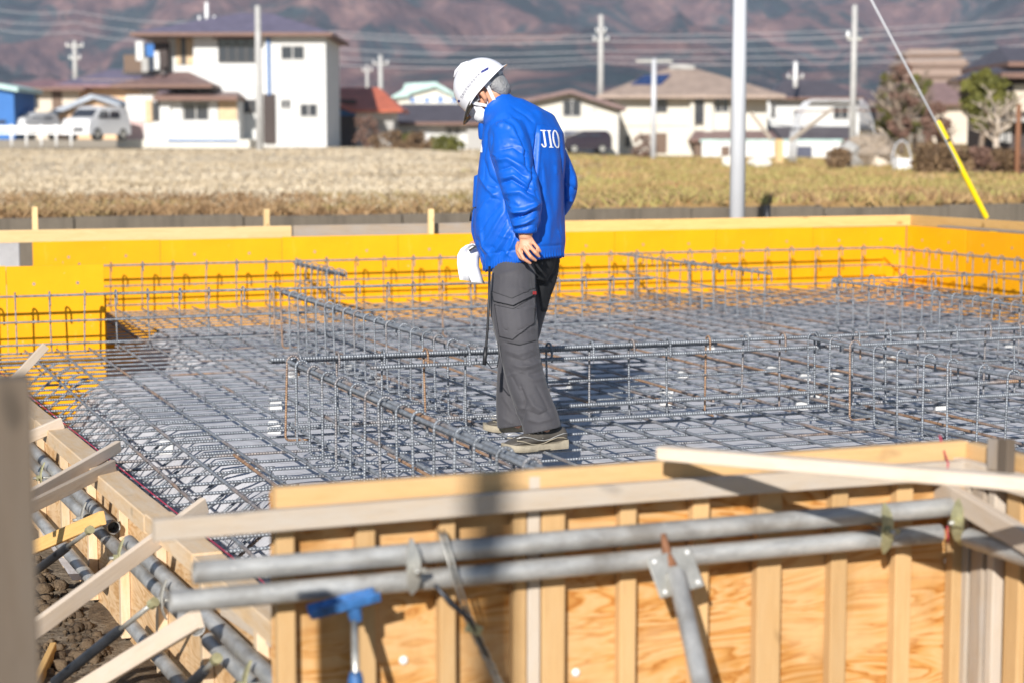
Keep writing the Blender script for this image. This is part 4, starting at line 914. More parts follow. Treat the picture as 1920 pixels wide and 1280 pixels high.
# --- shoes
def shoe(heel,toe,sg):
    e=(toe-heel); L=e.length; e=e/L; s=Vector((0,0,1)).cross(e)*sg; s=Vector((-e.y,e.x,0)); z=Vector((0,0,1))
    st=[(0,.020,.078),(.03,.034,.088),(.10,.036,.098),(.20,.037,.104),(.32,.038,.103),(.42,.040,.098),(.52,.043,.086),(.64,.047,.072),(.76,.049,.060),(.87,.045,.050),(.95,.034,.040),(1.0,.015,.028)]
    m=MB(); rs=[]
    for t,w_,h in st:
        c=heel+e*(L*t); rs.append([c+s*(w_*math.copysign(abs(math.cos(a))**.8,math.cos(a)))*(1.0-.38*max(0,math.sin(a))**2*(1 if t<.6 else .6))+z*(.022+(h-.022)*(.5+.5*math.sin(a))) for a in [2*math.pi*k/18 for k in range(18)]])
    m.loft(rs); up_=m.obj('shoe',M_UPPER,man,smooth=True)
    m=MB(); rs=[]
    for zz,gr in ((.0,.96),(.006,1.05),(.018,1.08),(.028,1.03)):
        loop=[]
        for sd in (1,-1):
            seq=st if sd>0 else st[::-1]
            for t,w_,h in seq:
                lift=.010*max(0,t-.8)/.2; heelk=.0; loop.append(heel+e*(L*(t*1.04-.02))+s*(sd*w_*1.06*gr)+z*(zz+lift+(.012 if (.36<t<.5 and zz<.005) else 0)+(.010 if t<.2 and zz>.02 else 0)))
        rs.append(loop)
    m.loft(rs); so=m.obj('sole',M_SOLE,up_,smooth=True,auto=35)
    for t in (.44,.50,.56,.62):
        m=MB(); w_=.046; h=.104-.10*(t-.40)*1.55; c=heel+e*(L*t); pts=[c+s*(w_*math.cos(a)*.86)+z*(.034+(h-.030)*math.sin(a)) for a in [R(15+150*k/10) for k in range(11)]]; m.tube(pts,.0032,5); m.obj('lace',M_SILVER,up_,smooth=True)
    for dz,hh in ((.0,.040),(.012,.055)):
        m=MB(); 
        for sd in (1,-1): m.tube([heel+e*(L*t)+s*(sd*(w_+.002)*(1.0 if dz==0 else .97))+z*(hh+.012*math.sin(t*9+dz*80)) for t,w_,h in st[1:10]],.0022,5)
        m.obj('trim_line',M_SILVER if dz else M_SOLE,up_,smooth=True)
sh0=onz(1060,838,.022); sh1=onz(945,847,.022); shoe(sh0,sh1,1)
sh2=onz(908,808,.022); shoe(Vector((3.095,7.57,.022)),sh2,-1)
# --- cords and clips
m=MB(); m.tube([Pp(918,500,-.19),Pp(917,560,-.22),Pp(914,620,-.21),Pp(911,655,-.2),Pp(909,682,-.2)],.0055,7); m.tube([Pp(933,640,-.25),Pp(936,668,-.25),Pp(932,688,-.24),Pp(922,690,-.22),Pp(911,676,-.2)],.0022,6); m.tube([Pp(911,650,-.2),Pp(908,684,-.2)],.009,8); m.obj('tool_lanyard',M_BLACK,man,smooth=True)
m=MB(); m.tube([Pp(897,388,-.05),Pp(888,390,-.05),Pp(883,400,-.05),Pp(882,415,-.05)],[.002,.003,.004,.005],7); m.obj('pen_clip',M_BLACK,man,smooth=True)
# --- papers in the right hand
pap=thing('paper_sheets','folded white paper sheets hanging from the man\'s hidden hand','paper',tuple(Pp(885,500,.12)))
M_PAPER=plain('paper',(.80,.81,.84),.8,0,.03,8); 
def curl(name,prof,d0,d1,tilt):
    m=MB(); k=len(prof)
    for i,(u,v) in enumerate(prof):
        for j in range(4):
            t=j/3; m.v.append(tuple(Pp(u+tilt*t,v+t*3,d0+(d1-d0)*t)))
    m.f+=[(i*4+j,i*4+j+1,(i+1)*4+j+1,(i+1)*4+j) for i in range(k-1) for j in range(3)]
    o=m.obj(name,M_PAPER,pap,smooth=True); s=o.modifiers.new('t','SOLIDIFY'); s.thickness=.0008; return o
curl('sheet',[(895,462),(885,457),(874,460),(864,467),(858,478),(857,492),(859,508),(862,525)],.12,.17,24)
curl('sheet',[(894,464),(886,462),(879,468),(874,480),(873,496),(878,514),(884,529)],.06,.10,25)
m=MB(); m.box(-.02,.02,-.004,.004,-.004,.004,frame(Pp(880,470,.05),Pp(893,462,.05))); m.obj('binder_clip',M_BLACK,pap)
# ------------------------------------------------------------------ background: wall, poles, wires, field, houses, trees, mountain
def glassm():
    m=NT('window_glass',.08,0,.6); m.col((.035,.04,.05)); return m.m
M_GLASS=glassm()
def wallm(name,c,lines=True):
    m=NT(name,.8,0,.3); v=m.coord(); n=m.noise(v,.9,5,.6); c_=m.ramp(n,[(.3,[x*.90 for x in c]),(.7,[min(1,x*1.04) for x in c])])
    st=m.noise(m.coord('Object',(3,3,.3)),1.2,5,.7); c_=m.mix(m.ramp(st,[(.55,0.),(.75,.25)]),c_,[x*.7 for x in c]); m.col(c_); m.bump(m.noise(v,25,3),.15,.01); return m.m
def roofm(name,c):
    m=NT(name,.55,0,.4); v=m.coord(); w_=m.n.new('ShaderNodeTexWave'); w_.inputs['Scale'].default_value=1.6; w_.bands_direction='X'; m.l.new(v,w_.inputs[0]); n=m.noise(v,1.5,5,.65)
    c_=m.ramp(n,[(.3,[x*.75 for x in c]),(.7,[min(1,x*1.2) for x in c])]); m.col(c_); m.bump(w_.outputs['Fac'],.35,.03); return m.m
W_WHITE=wallm('white_stucco',(.64,.64,.62)); W_CREAM=wallm('cream_stucco',(.64,.61,.53)); W_PEACH=wallm('peach_wall',(.70,.48,.30)); W_TAN=wallm('tan_wall',(.60,.52,.42)); W_BLUE=wallm('blue_sheet',(.05,.16,.42)); W_DARK=wallm('dark_boards',(.07,.055,.05)); W_PINK=wallm('pink_tile',(.55,.40,.38)); W_BROWN=wallm('brown_boards',(.16,.11,.08)); W_GREY=wallm('grey_block',(.38,.37,.35))
R_SLATE=roofm('slate_roof',(.15,.13,.18)); R_BROWN=roofm('brown_roof',(.20,.13,.12)); R_RED=roofm('red_tile_roof',(.46,.13,.075)); R_TEAL=roofm('teal_roof',(.42,.58,.54)); R_TAN=roofm('tan_tile_roof',(.33,.25,.20)); R_GREYB=roofm('zinc_roof',(.36,.40,.45)); R_MAROON=roofm('maroon_roof',(.24,.13,.13)); R_CHAR=roofm('charcoal_roof',(.085,.075,.085))
M_FASCIA=plain('fascia',(.16,.085,.06),.6); M_FRAME=plain('window_frame',(.42,.41,.39),.5); M_FRAMED=plain('dark_frame',(.06,.05,.045),.5); M_SHUT=plain('tan_shutter',(.55,.40,.24),.6); M_SOLAR=plain('solar_cell',(.02,.05,.16),.2,.2,.1,.6)
class Bld:
    def __init__(s,name,label,u0,vb,D,cat='house',yaw=0,group=None):
        s.u0=u0; s.vb=vb; s.s=FPX/D; p=at(u0,vb,D); s.t=thing(name,label,cat,tuple(p),-YAW+yaw,group); s.M=world(s.t)
    def X(s,u): return (u-s.u0)/s.s
    def Z(s,v): return (s.vb-v)/s.s
    def box(s,name,u0,u1,v0,v1,y0,y1,mat,par=None):
        m=MB(); m.box(s.X(u0),s.X(u1),y0,y1,s.Z(v1),s.Z(v0)); return link(name,m.mesh(name,mat),par or s.t,s.M)
    def poly(s,name,uv,y0,y1,mat,par=None):
        m=MB(); m.prism([(s.X(u),s.Z(v)) for u,v in uv],y0,y1); return link(name,m.mesh(name,mat),par or s.t,s.M)
    def win(s,u0,u1,v0,v1,y=0,mull=1,fr=None,par=None,glass=None):
        f=.07; x0,x1,z0,z1=s.X(u0),s.X(u1),s.Z(v1),s.Z(v0); m=MB()
        m.box(x0,x1,y-.05,y+.02,z0,z0+f); m.box(x0,x1,y-.05,y+.02,z1-f,z1); m.box(x0,x0+f,y-.05,y+.02,z0+f,z1-f); m.box(x1-f,x1,y-.05,y+.02,z0+f,z1-f)
        for k in range(mull): xm=x0+(x1-x0)*(k+1)/(mull+1); m.box(xm-.03,xm+.03,y-.045,y+.02,z0+f,z1-f)
        w_=link('window',m.mesh('window',fr or M_FRAME),s.t,s.M); g_=MB(); g_.box(x0+f*.5,x1-f*.5,y-.02,y-.008,z0+f*.5,z1-f*.5); link('pane',g_.mesh('pane',glass or M_GLASS),w_,s.M); return w_
    def hip(s,ue0,ue1,ve,y0,y1,ur0,ur1,vr,yr,mat,fas=None,th=.18):
        x0,x1,z=s.X(ue0),s.X(ue1),s.Z(ve); a,b,zr=s.X(ur0),s.X(ur1),s.Z(vr); yb=yr if hasattr(yr,'__len__') else (yr,yr)
        m=MB(); m.add([(x0,y0,z),(x1,y0,z),(x1,y1,z),(x0,y1,z),(a,yb[0],zr),(b,yb[1],zr)],[(0,1,5,4),(1,2,5),(2,3,4,5),(3,0,4),(3,2,1,0)])
        r_=link('roof',m.mesh('roof',mat),s.t,s.M)
        m=MB(); m.box(x0-.03,x1+.03,y0-.03,y1+.03,z-th,z-.004); link('fascia',m.mesh('fascia',fas or M_FASCIA),r_,s.M); return r_
# --- retaining wall
rw=thing('retaining_wall','long weathered concrete retaining wall below the fields','wall',(8,WALLY,-.5))
for i in range(18):
    x=-7+i*2.0; m=MB(); m.box(-.992,.992,-.09,.09,-.02,.95+.02*math.sin(i*1.7)+ (i/17-.5)*.05); link('wall_panel',m.mesh('wall_panel',M_CONC,bevel=.008),rw,Matrix.Translation((x+1,WALLY-.12+.006*math.sin(i*2.3),-.5)))
# --- poles
def pole(name,label,u,vt,vb,D,wpx,mat,arms=(),cat='pole',toground=True,group=None):
    p=at(u,vb,D); q=at(u,vt,D); h=q.z-p.z; t=thing(name,label,cat,tuple(p),-YAW,group); r_=wpx/2*D/FPX; m=MB(); m.tube([(0,0,-1.0 if toground else 0),(0,0,h*.5),(0,0,h)],[r_*1.05,r_*.95,r_*.82],14); link('shaft',m.mesh('shaft',mat,smooth=True),t,world(t))
    for (z,w_,k) in arms:
        m=MB(); m.box(-w_,w_,-.05,.05,h-z-.05,h-z+.05); c=link('crossarm',m.mesh('crossarm',M_ZINC),t,world(t))
        for j in range(k):
            x=-w_*.9+2*w_*.9*j/max(k-1,1); m=MB(); m.tube([(x,0,h-z+.05),(x,0,h-z+.16),(x,0,h-z+.28)],[.05,.08,.04],8); link('insulator',m.mesh('insulator',M_WHITE,smooth=True),c,world(t))
    return t
pole('steel_pole','thick smooth grey steel pole rising out of frame behind the orange plank',1382,-90,415,20.6,29,M_STEELPOLE)
pole('utility_pole','slim concrete pole in front of the big white house',487,13,276,84,13,M_POLE)
pole('utility_pole','far power pole over the low tan house roof',142,78,170,150,9,M_POLE,[(.4,.7,3),(1.4,.45,2)],)
pole('utility_pole','tall power pole with a cluster of insulators behind the cream gable house',1126,30,200,135,11,M_POLE,[(1.2,.35,2),(1.8,.55,3)])
pole('utility_pole','plain concrete pole beside the hoop frame',1598,12,262,66,12,M_POLE,[(1.2,.25,1)])
pole('lamp_pole','grey lamp pole in front of the tiled hip roof house',1225,112,288,92,10,M_STEELPOLE,[(.1,.9,0)])
pole('utility_pole','small distant pole behind the red tiled roof',714,104,200,170,9,M_POLE,[(.8,.7,2)])
pole('utility_pole','thinner distant pole standing next to a small pole behind the red roof',689,122,200,190,6,M_POLE,[(.6,.5,2)])
pole('roof_aerial_mast','short white mast above the charcoal roofed house',1491,116,165,139,8,M_WHITE,[(1.2,.6,2)],cat='mast',toground=False)
pole('roof_aerial_mast','white mast on the slate roof of the big white house',388,5,50,99,7,M_WHITE,[(1.0,.45,2)],cat='mast',toground=False)
pole('marker_post','short black post near the foot of the thick steel pole',1438,386,440,20.2,14,M_BLACK)
pole('iron_post','rust red post standing in the dry brush',1906,196,350,44,11,M_RUST)
gw=thing('guy_wire','slanting stay wire sheathed in a yellow guard tube','stay wire',tuple(onz(1925,560,-.5)))
g0=at(1500,-252,17.2); g1=at(1862,432,18.0); gd=(g1-g0).normalized(); g2=g1+gd*1.2
m=MB(); m.tube([g0,g1],.010,8); link('wire',m.mesh('wire',M_STEELPOLE,smooth=True),gw)
ga=at(1757,228,17.78); gb=at(1850,409,17.97)
m=MB(); m.tube([ga,ga+gd*.02,ga+gd*.2,ga+gd*.21,gb-gd*.02,gb],[.026,.032,.032,.028,.028,.024],14); link('guard_tube',m.mesh('guard_tube',M_YGUARD,smooth=True,auto=30),gw)
m=MB(); m.tube([ga+gd*.2,ga+gd*.225],.035,14); link('guard_band',m.mesh('guard_band',M_BLACK,smooth=True),gw)
m=MB(); m.tube([at(1855,430,18),at(1868,436,18.02)],.022,10); m.tube([g1,g2],.010,8); link('anchor_rod',m.mesh('anchor_rod',M_YGUARD,smooth=True),gw)
M_CABLE=plain('power_cable',(.34,.33,.34),.5)
def cable(pts,label,r_=.03,sag=.4):
    P=[]
    for (a,b) in zip(pts[:-1],pts[1:]):
        A=at(*a); B=at(*b)
        for k in range(12): t=k/12; P.append(A+(B-A)*t-Vector((0,0,sag*4*t*(1-t))))
    P.append(at(*pts[-1])); m=MB(); m.tube(P,r_,5); return tag(m.obj('power_cable',M_CABLE,smooth=True),label,'cable','overhead cables')
cable([(-60,8,150),(142,22,150),(400,40,150)],'topmost cable left of the big white house')
cable([(-60,28,150),(142,42,150),(400,62,150)],'second cable down left of the big white house')
cable([(-60,45,150),(142,60,150),(330,72,150)],'third cable down left of the big white house')
cable([(560,55,140),(1126,66,135),(2000,30,120)],'topmost cable behind the man and the steel pole')
cable([(560,62,140),(1126,78,135),(2000,42,120)],'second cable running just below the topmost one behind the man',.04)
cable([(560,86,140),(1126,96,135),(2000,60,120)],'middle cable behind the man')
cable([(560,104,140),(1126,108,135),(2000,80,120)],'lower cable passing the white helmet')
cable([(560,118,140),(1126,118,135),(2000,98,120)],'lowest cable behind the man')
# --- houses, left group
b=Bld('two_storey_house','big white two storey house with slate hip roof and balcony','',0,0) if False else Bld('two_storey_house','big white two storey house with slate hip roof and balcony',470,276,95)
b.box('wall',366,613,66,276,0,7.5,W_WHITE); b.box('wing_wall',314,368,70,200,.9,7,W_WHITE); b.box('side_bay',500,614,72,276,-.45,3,W_WHITE)
b.hip(258,628,66,-1.1,8.6,428,492,18,4.2,R_SLATE)
b.win(412,482,74,120,-.01,3,M_FRAMED); b.win(530,576,88,116,-.46,1); b.win(456,488,188,213,-.01,1,M_FRAMED); b.win(529,549,187,206,-.46,1); b.win(564,599,195,221,-.46,1)
b.win(338,346,72,122,.88,0,M_FRAMED); b.box('shutter',328,337,72,122,.82,.9,M_SHUT); b.box('shutter',347,362,72,122,.82,.9,M_SHUT); b.box('awning_box',404,484,66,76,-.3,0,M_FASCIA)
b.box('downpipe',506,511,74,180,-.6,-.5,M_BLUEP); b.box('entry_recess',497,520,178,270,-.55,-.46,W_DARK)
b.box('balcony',240,277,106,138,-.6,1.0,W_BROWN); b.box('balcony_post',290,316,82,140,.2,.9,W_DARK)
b.box('balcony_floor',236,316,136,141,-.6,1.5,M_FRAMED)
b=Bld('house_annex','white single storey annex with brown roofs joined to the big house',345,276,93,'house')
b.box('wall',238,448,180,266,0,5,W_WHITE); b.box('tile_pier',238,270,226,262,-.12,.1,W_PINK); b.box('base_course',312,450,228,262,-.25,.1,W_WHITE); b.box('plinth',222,470,262,278,-.4,2,W_CREAM)
b.hip(216,402,160,-.6,4.2,318,345,134,1.8,R_BROWN); b.hip(296,450,182,-.9,2.4,310,440,172,1.6,R_BROWN,None,.22)
b.win(344,394,192,228,-.02,1); b.box('shutter',322,343,184,228,-.12,-.02,W_WHITE); b.box('shutter',395,410,184,228,-.12,-.02,W_WHITE); b.box('shutter',412,446,182,228,-.14,-.02,M_SHUT); b.win(288,303,192,228,-.02,0,M_FRAMED); b.box('shutter',274,287,188,230,-.1,-.02,M_SHUT)
b.box('porch_post',303,322,180,275,-.3,-.05,W_WHITE); b.box('drain_grille',318,448,262,266,-.5,-.4,M_BLUEP)
lt=thing('laundry','blue and white laundry hanging on the brown balcony','laundry',tuple(at(285,136,93.5)),-YAW)
for k,(x0,x1,z0,z1,mt) in enumerate(((-.62,-.25,.55,1.5,W_WHITE),(-.1,.3,.75,1.35,W_BLUE),(-.35,.0,-.0,.7,W_GREY),(.3,.55,.1,1.0,W_WHITE))):
    m=MB(); rs=[[Vector((x0+(x1-x0)*i/6,-.9+.05*math.sin(i*2.1+z*3)+dy,z)) for i in range(7)] for dy in (0,) for z in (z0,(z0+z1)/2,z1)]; m.add([p for r_ in rs for p in r_]+[p+Vector((0,.02,0)) for r_ in rs for p in r_],[(r_*7+i,r_*7+i+1,(r_+1)*7+i+1,(r_+1)*7+i) for r_ in range(2) for i in range(6)]+[(21+r_*7+i,21+r_*7+i+1,21+(r_+1)*7+i+1,21+(r_+1)*7+i) for r_ in range(2) for i in range(6)]); link('garment',m.mesh('garment',mt,smooth=True),lt,world(lt))
b=Bld('tan_house','low tan house with maroon eaves left of the big house',140,262,112); b.box('wall',28,150,166,262,0,6,W_TAN); b.box('wall',150,262,150,262,.8,6,W_PEACH); b.win(42,74,168,204,-.02,1,M_FRAMED); b.hip(-10,166,166,-1,7,60,120,148,3,R_MAROON); b.hip(105,262,160,-.2,7,190,255,128,3.2,R_SLATE,R_MAROON)
b.box('wall_panel',100,118,170,262,-.06,0,W_BROWN)
b=Bld('peach_garage','peach gabled garage with a pale zinc roof behind the van',150,262,97,'garage'); b.poly('wall',[(92,262),(92,225),(180,184),(224,200),(224,262)],0,4,W_PEACH); m=b.poly('roof',[(80,228),(82,217),(176,178),(186,181),(230,196),(230,202),(180,186)],-.5,4.4,R_GREYB)
b=Bld('blue_shed','blue sheet shed with a pale roof next to the tan house',0,262,90,'shed'); b.poly('wall',[(-40,262),(-40,176),(-6,166),(28,172),(28,262)],0,4,W_BLUE); b.poly('roof',[(-50,182),(-50,172),(-8,156),(40,166),(40,174),(-8,165)],-.4,4.4,R_TEAL); b.box('door',-38,12,226,232,-.05,0,M_GLASS)
gr=thing('guard_rail','white guard rail along the lane before the van','guard rail',tuple(at(60,262,84)),-YAW); s_=84/FPX
m=MB(); m.box(-100*s_,78*s_,-.05,.05,.42,.62); m.box(-100*s_,78*s_,-.03,.03,.24,.32); link('rail',m.mesh('rail',M_WHITE),gr,world(gr))
for k in range(7):
    x=(-95+k*28)*s_; m=MB(); m.tube([(x,.07,-.3),(x,.07,.68)],.06,8); link('post',m.mesh('post',M_WHITE,smooth=True),gr,world(gr))
M_CARW=plain('white_car_paint',(.60,.60,.60),.2,0,.02); M_TYRE=plain('tyre',(.02,.02,.02),.8); M_LAMP=plain('head_lamp',(.7,.7,.68),.1)
def van(label,u,v,D,yaw,L=3.9,Hh=1.75,W=1.6,name='parked_van',cat='van'):
    p=at(u,v,D); t=thing(name,label,cat,tuple(p),-YAW+yaw); M=world(t)
    prof=[(-L/2,.28),(-L/2-.02,.75),(-L/2+.12,1.02),(-L/2+.55,1.12),(-L/2+1.05,Hh-.12),(-L/2+1.35,Hh),(L/2-.35,Hh),(L/2-.08,Hh-.2),(L/2,.9),(L/2,.3)]
    rs=[]
    for y,k in ((-W/2,.90),(-W/2+.06,1.0),(0,1.015),(W/2-.06,1.0),(W/2,.90)): rs.append([Vector((x*(.985 if k<1 else 1),y if z<1.05 else y*.90,.28+(z-.28)*k)) for x,z in prof])
    m=MB(); m.loft(rs); bd=link('body',m.mesh('body',M_CARW,smooth=True,auto=35),t,M)
    for sy in (-1,1):
        y=sy*(W/2-.035); m=MB(); 
        for x0,x1 in ((-.75,-.05),(.05,.85),(.95,1.6)):
            if x1<L/2-.2: m.add([(x0-.18 if x0<-.5 else x0,y+sy*.012,1.08),(x1,y+sy*.012,1.08),(x1,y*.93+sy*.012,Hh-.22),(x0+.12,y*.93+sy*.012,Hh-.22)],[(0,1,2,3)])
        g_=link('side_window',m.mesh('side_window',M_GLASS),t,M); so=g_.modifiers.new('t','SOLIDIFY'); so.thickness=.02
        m=MB(); m.box(-L/2-.05,-L/2+.12,sy*W*.36-.16,sy*W*.36+.16,.68,.86); link('headlight',m.mesh('headlight',M_LAMP,bevel=.03),t,M)
        for x in (-L/2+.7,L/2-.65):
            m=MB(); m.tube([(x,sy*(W/2-.20),.3),(x,sy*(W/2+.005),.3)],.30,18); wl=link('wheel',m.mesh('wheel',M_TYRE,smooth=True,auto=40),t,M); m=MB(); m.tube([(x,sy*(W/2-.05),.3),(x,sy*(W/2+.015),.3)],.18,14); link('rim',m.mesh('rim',M_ZINC,smooth=True,auto=40),wl,M)
    m=MB(); m.add([(-L/2+.52,-W*.40,1.15),(-L/2+.52,W*.40,1.15),(-L/2+1.02,W*.37,Hh-.16),(-L/2+1.02,-W*.37,Hh-.16)],[(0,1,2,3)]); g_=link('windscreen',m.mesh('windscreen',M_GLASS),t,M); g_.location+=Vector((0,0,0)); so=g_.modifiers.new('t','SOLIDIFY'); so.thickness=.05; so.offset=0
    m=MB(); m.box(-L/2-.04,-L/2+.05,-W*.30,W*.30,.45,.60); link('grille',m.mesh('grille',M_BLACK),t,M)
    return t
van('white van parked in front of the peach garage',182,264,90,R(66),3.4,1.65,1.6)
van('small white car half hidden by the guard rail and blue shed',58,262,92,R(70),3.2,1.35,1.45,'parked_car','car')
# --- houses, middle
b=Bld('red_roof_shed','dark shed with a bright red tiled roof beside the big house',680,276,104,'shed'); b.box('wall',612,668,188,276,0,5,W_DARK); b.box('wall_band',668,738,210,224,-.02,4,W_WHITE); b.box('wall',668,738,224,276,.1,4,W_GREY); b.box('lintel',616,668,206,218,-.06,0,W_BLUE)
m=MB(); X,Z=b.X,b.Z; m.add([(X(606),-.8,Z(184)),(X(664),-.9,Z(208)),(X(757),-.9,Z(207)),(X(706),2.6,Z(163)),(X(606),2.6,Z(163)),(X(757),6,Z(207)),(X(606),6,Z(190))],[(0,1,2,3,4),(3,2,5),(4,3,5,6)]); o=link('roof',m.mesh('roof',R_RED),b.t,b.M); sm_=o.modifiers.new('t','SOLIDIFY'); sm_.thickness=.15
b=Bld('low_house','low white house under a broad charcoal roof behind the man\'s helmet',820,282,112); b.box('wall',735,882,226,282,0,6,W_WHITE); b.hip(726,905,230,-1,7,750,880,194,3,R_CHAR); b.box('porch',795,806,250,282,-.6,-.3,W_WHITE); b.box('side_wall',876,905,240,285,-.5,3,W_GREY); b.win(835,865,236,254,-.02,1)
b=Bld('teal_roof_hall','distant hall with pale teal roof and blue triangular windows',800,215,165,'hall'); b.poly('wall',[(740,215),(740,184),(765,178),(815,162),(858,184),(858,215)],0,9,W_CREAM); b.poly('roof',[(728,186),(756,170),(760,158),(818,155),(862,182),(862,186),(816,164),(768,177),(768,182)],-.6,9.5,R_TEAL); b.box('canopy',776,862,194,201,-1,0,W_WHITE)
for u in (774,801,826,852): b.poly('window',[(u-6,192),(u+6,192),(u,181 if u!=826 else 176)],-.06,0,W_BLUE)
# --- houses, right group
b=Bld('gable_house','cream gable house with a car parked under its lower floor',1070,293,122); b.poly('wall',[(978,293),(978,196),(1066,177),(1160,203),(1160,293)],0,7,W_CREAM); b.poly('roof',[(950,202),(952,195),(1066,170),(1072,170),(1172,203),(1171,209),(1068,177)],-.9,7.6,R_BROWN)
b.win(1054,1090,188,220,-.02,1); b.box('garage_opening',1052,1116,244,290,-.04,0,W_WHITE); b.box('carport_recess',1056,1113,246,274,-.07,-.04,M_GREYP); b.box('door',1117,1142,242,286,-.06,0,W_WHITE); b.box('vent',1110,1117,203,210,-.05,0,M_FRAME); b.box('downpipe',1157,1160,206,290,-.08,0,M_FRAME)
van('dark car standing in the gable house carport',1098,288,119.5,R(10),3.2,1.45,1.5,'parked_car','car')
for c in bpy.data.objects['parked_car.001'].children:
    if c.name.startswith('body'): c.data=c.data.copy(); c.data.materials[0]=plain('dark_car_paint',(.03,.02,.025),.25)
b=Bld('hip_roof_house','cream house with tan tiled hip roof and solar panels',1290,295,130); b.box('wall',1150,1368,174,295,0,8,W_CREAM); b.box('wall',1366,1440,176,295,.8,8,W_CREAM); b.box('bay',1292,1300,176,262,-.5,0,W_CREAM); b.box('bay',1318,1334,176,262,-.5,0,W_CREAM)
r_=b.hip(1118,1466,180,-1.2,9.2,1264,1306,124,4,R_TAN,R_TAN,.25); b.box('ridge_cap',1262,1310,119,128,3.6,4.4,W_GREY,r_)
m=MB(); X,Z=b.X,b.Z
def rp(u,v): t=(180-v)/(180-124.); return (X(u),-1.2+5.2*t-.12,Z(v)+.05)
m.add([rp(1183,160),rp(1240,160),rp(1262,140),rp(1212,142)],[(0,1,2,3)]); o=link('solar_panel',m.mesh('solar_panel',M_SOLAR),r_,b.M); so=o.modifiers.new('t','SOLIDIFY'); so.thickness=.06
b.win(1228,1250,180,212,-.02,1,M_FRAMED); b.win(1300,1318,180,232,-.3,1,M_FRAMED); b.win(1338,1366,180,212,-.02,1); b.win(1172,1182,255,276,-.02,0,M_FRAMED); b.box('door',1229,1250,250,288,-.05,0,W_BROWN); b.box('belt_course',1150,1290,234,238,-.05,0,W_TAN); b.hip(1290,1452,262,-2.2,0,1300,1445,246,-.3,R_BROWN); b.box('store_wall',1298,1322,262,293,-1.8,-.3,W_BROWN)
b=Bld('white_yard_wall','white block wall with small dark openings before the hip roof house',1445,298,112,'wall'); b.box('wall_body',1316,1576,266,298,0,.25,W_WHITE); b.box('coping',1312,1580,262,266,-.05,.3,R_TEAL); b.box('opening',1352,1368,275,293,-.02,0,W_BROWN); b.box('opening',1492,1522,275,298,-.02,0,M_GREYP)
b=Bld('charcoal_roof_house','white house with charcoal roof behind the hoop frame',1520,290,142); b.box('wall',1436,1610,186,290,0,7,W_WHITE); b.hip(1440,1612,184,-1,8,1478,1556,149,3,R_CHAR); b.hip(1430,1600,262,-2.4,0,1440,1590,238,-.5,R_CHAR); b.win(1445,1452,200,222,-.02,0,M_FRAMED); b.win(1486,1500,206,222,-.02,0); b.win(1560,1590,200,225,-.02,1)
b=Bld('pink_roof_house','distant house with faded brown roof behind the shrubs',1770,270,165); b.box('wall',1735,1830,196,270,0,7,W_TAN); b.hip(1725,1840,196,-1,8,1745,1810,154,3,R_BROWN)
b=Bld('dark_house','dark timbered house with layered roofs beside the green tree',1930,300,64); b.box('wall',1892,2040,140,300,0,6,W_DARK); b.hip(1862,2060,140,-.9,7,1900,2030,112,3,R_CHAR); b.hip(1884,2050,118,-.2,6.5,1910,2030,82,3,R_CHAR); b.box('plaster_panel',1896,1925,160,172,-.05,0,W_CREAM); b.box('wall_panel',1896,1925,172,210,-.05,0,W_TAN); b.win(1872,1893,232,268,-.05,2); b.box('porch_roof',1860,1930,222,230,-.9,0,W_GREY)
# --- yard clutter
gh=thing('hoop_frame','bare greenhouse hoop frame of thin grey pipes in the yard','greenhouse frame',tuple(at(1570,304,70)),-YAW); s_=70/FPX
for k in range(6):
    m=MB(); y=k*.9; x0=(-78+k*4)*s_; w_=150*s_; m.tube([(x0+w_*(.5-.5*math.cos(math.pi*t/14)) ,y,min(1,math.sin(math.pi*t/14)*1.35)**.8*2.35 if 0<t<14 else 0) for t in range(15)],.022,6); link('hoop',m.mesh('hoop',M_STEELPOLE,smooth=True),gh,world(gh))
for z,x in ((1.3,-72),(1.3,66),(2.34,0)):
    m=MB(); m.tube([(x*s_,0,z),((x+18)*s_,4.5,z)],.02,6); link('rail',m.mesh('rail',M_STEELPOLE,smooth=True),gh,world(gh))
m=MB(); m.tube([(-80*s_,0,1.9),(75*s_,0,1.95)],.025,6); link('purlin',m.mesh('purlin',M_RUST,smooth=True),gh,world(gh))
lone('timber_post',at(1460,306,62),at(1460,262,62),.22,.2,M_NEWWOOD,'stout tan timber post at the edge of the yard','post',upv=(0,-1,0))
lone('leaning_plank',at(1482,264,64),at(1560,205,66),.05,.14,M_BOARD,'pale plank leaning up against the hoop frame','plank')
lone('leaning_plank',at(1408,212,64),at(1446,262,63),.05,.12,M_BOARD,'weathered plank leaning the other way beside the timber post','plank')
rk=random.Random(31)
def rock(u,v,D,r_,lab,mat):
    m=MB(); bm=bmesh.new(); bmesh.ops.create_icosphere(bm,subdivisions=2,radius=1); 
    for q in bm.verts: 
        n_=1+.22*math.sin(3*q.co.x+u)+.18*math.sin(4*q.co.y+v)+.15*rk.uniform(-1,1); q.co*=n_
    me=bpy.data.meshes.new('boulder'); bm.to_mesh(me); bm.free(); me.materials.append(mat); p=at(u,v,D)
    o=link('boulder',me,None,Matrix.Translation(p)@Matrix.Diagonal((r_*1.2,r_,r_*.8,1))); tag(o,lab,'boulder')
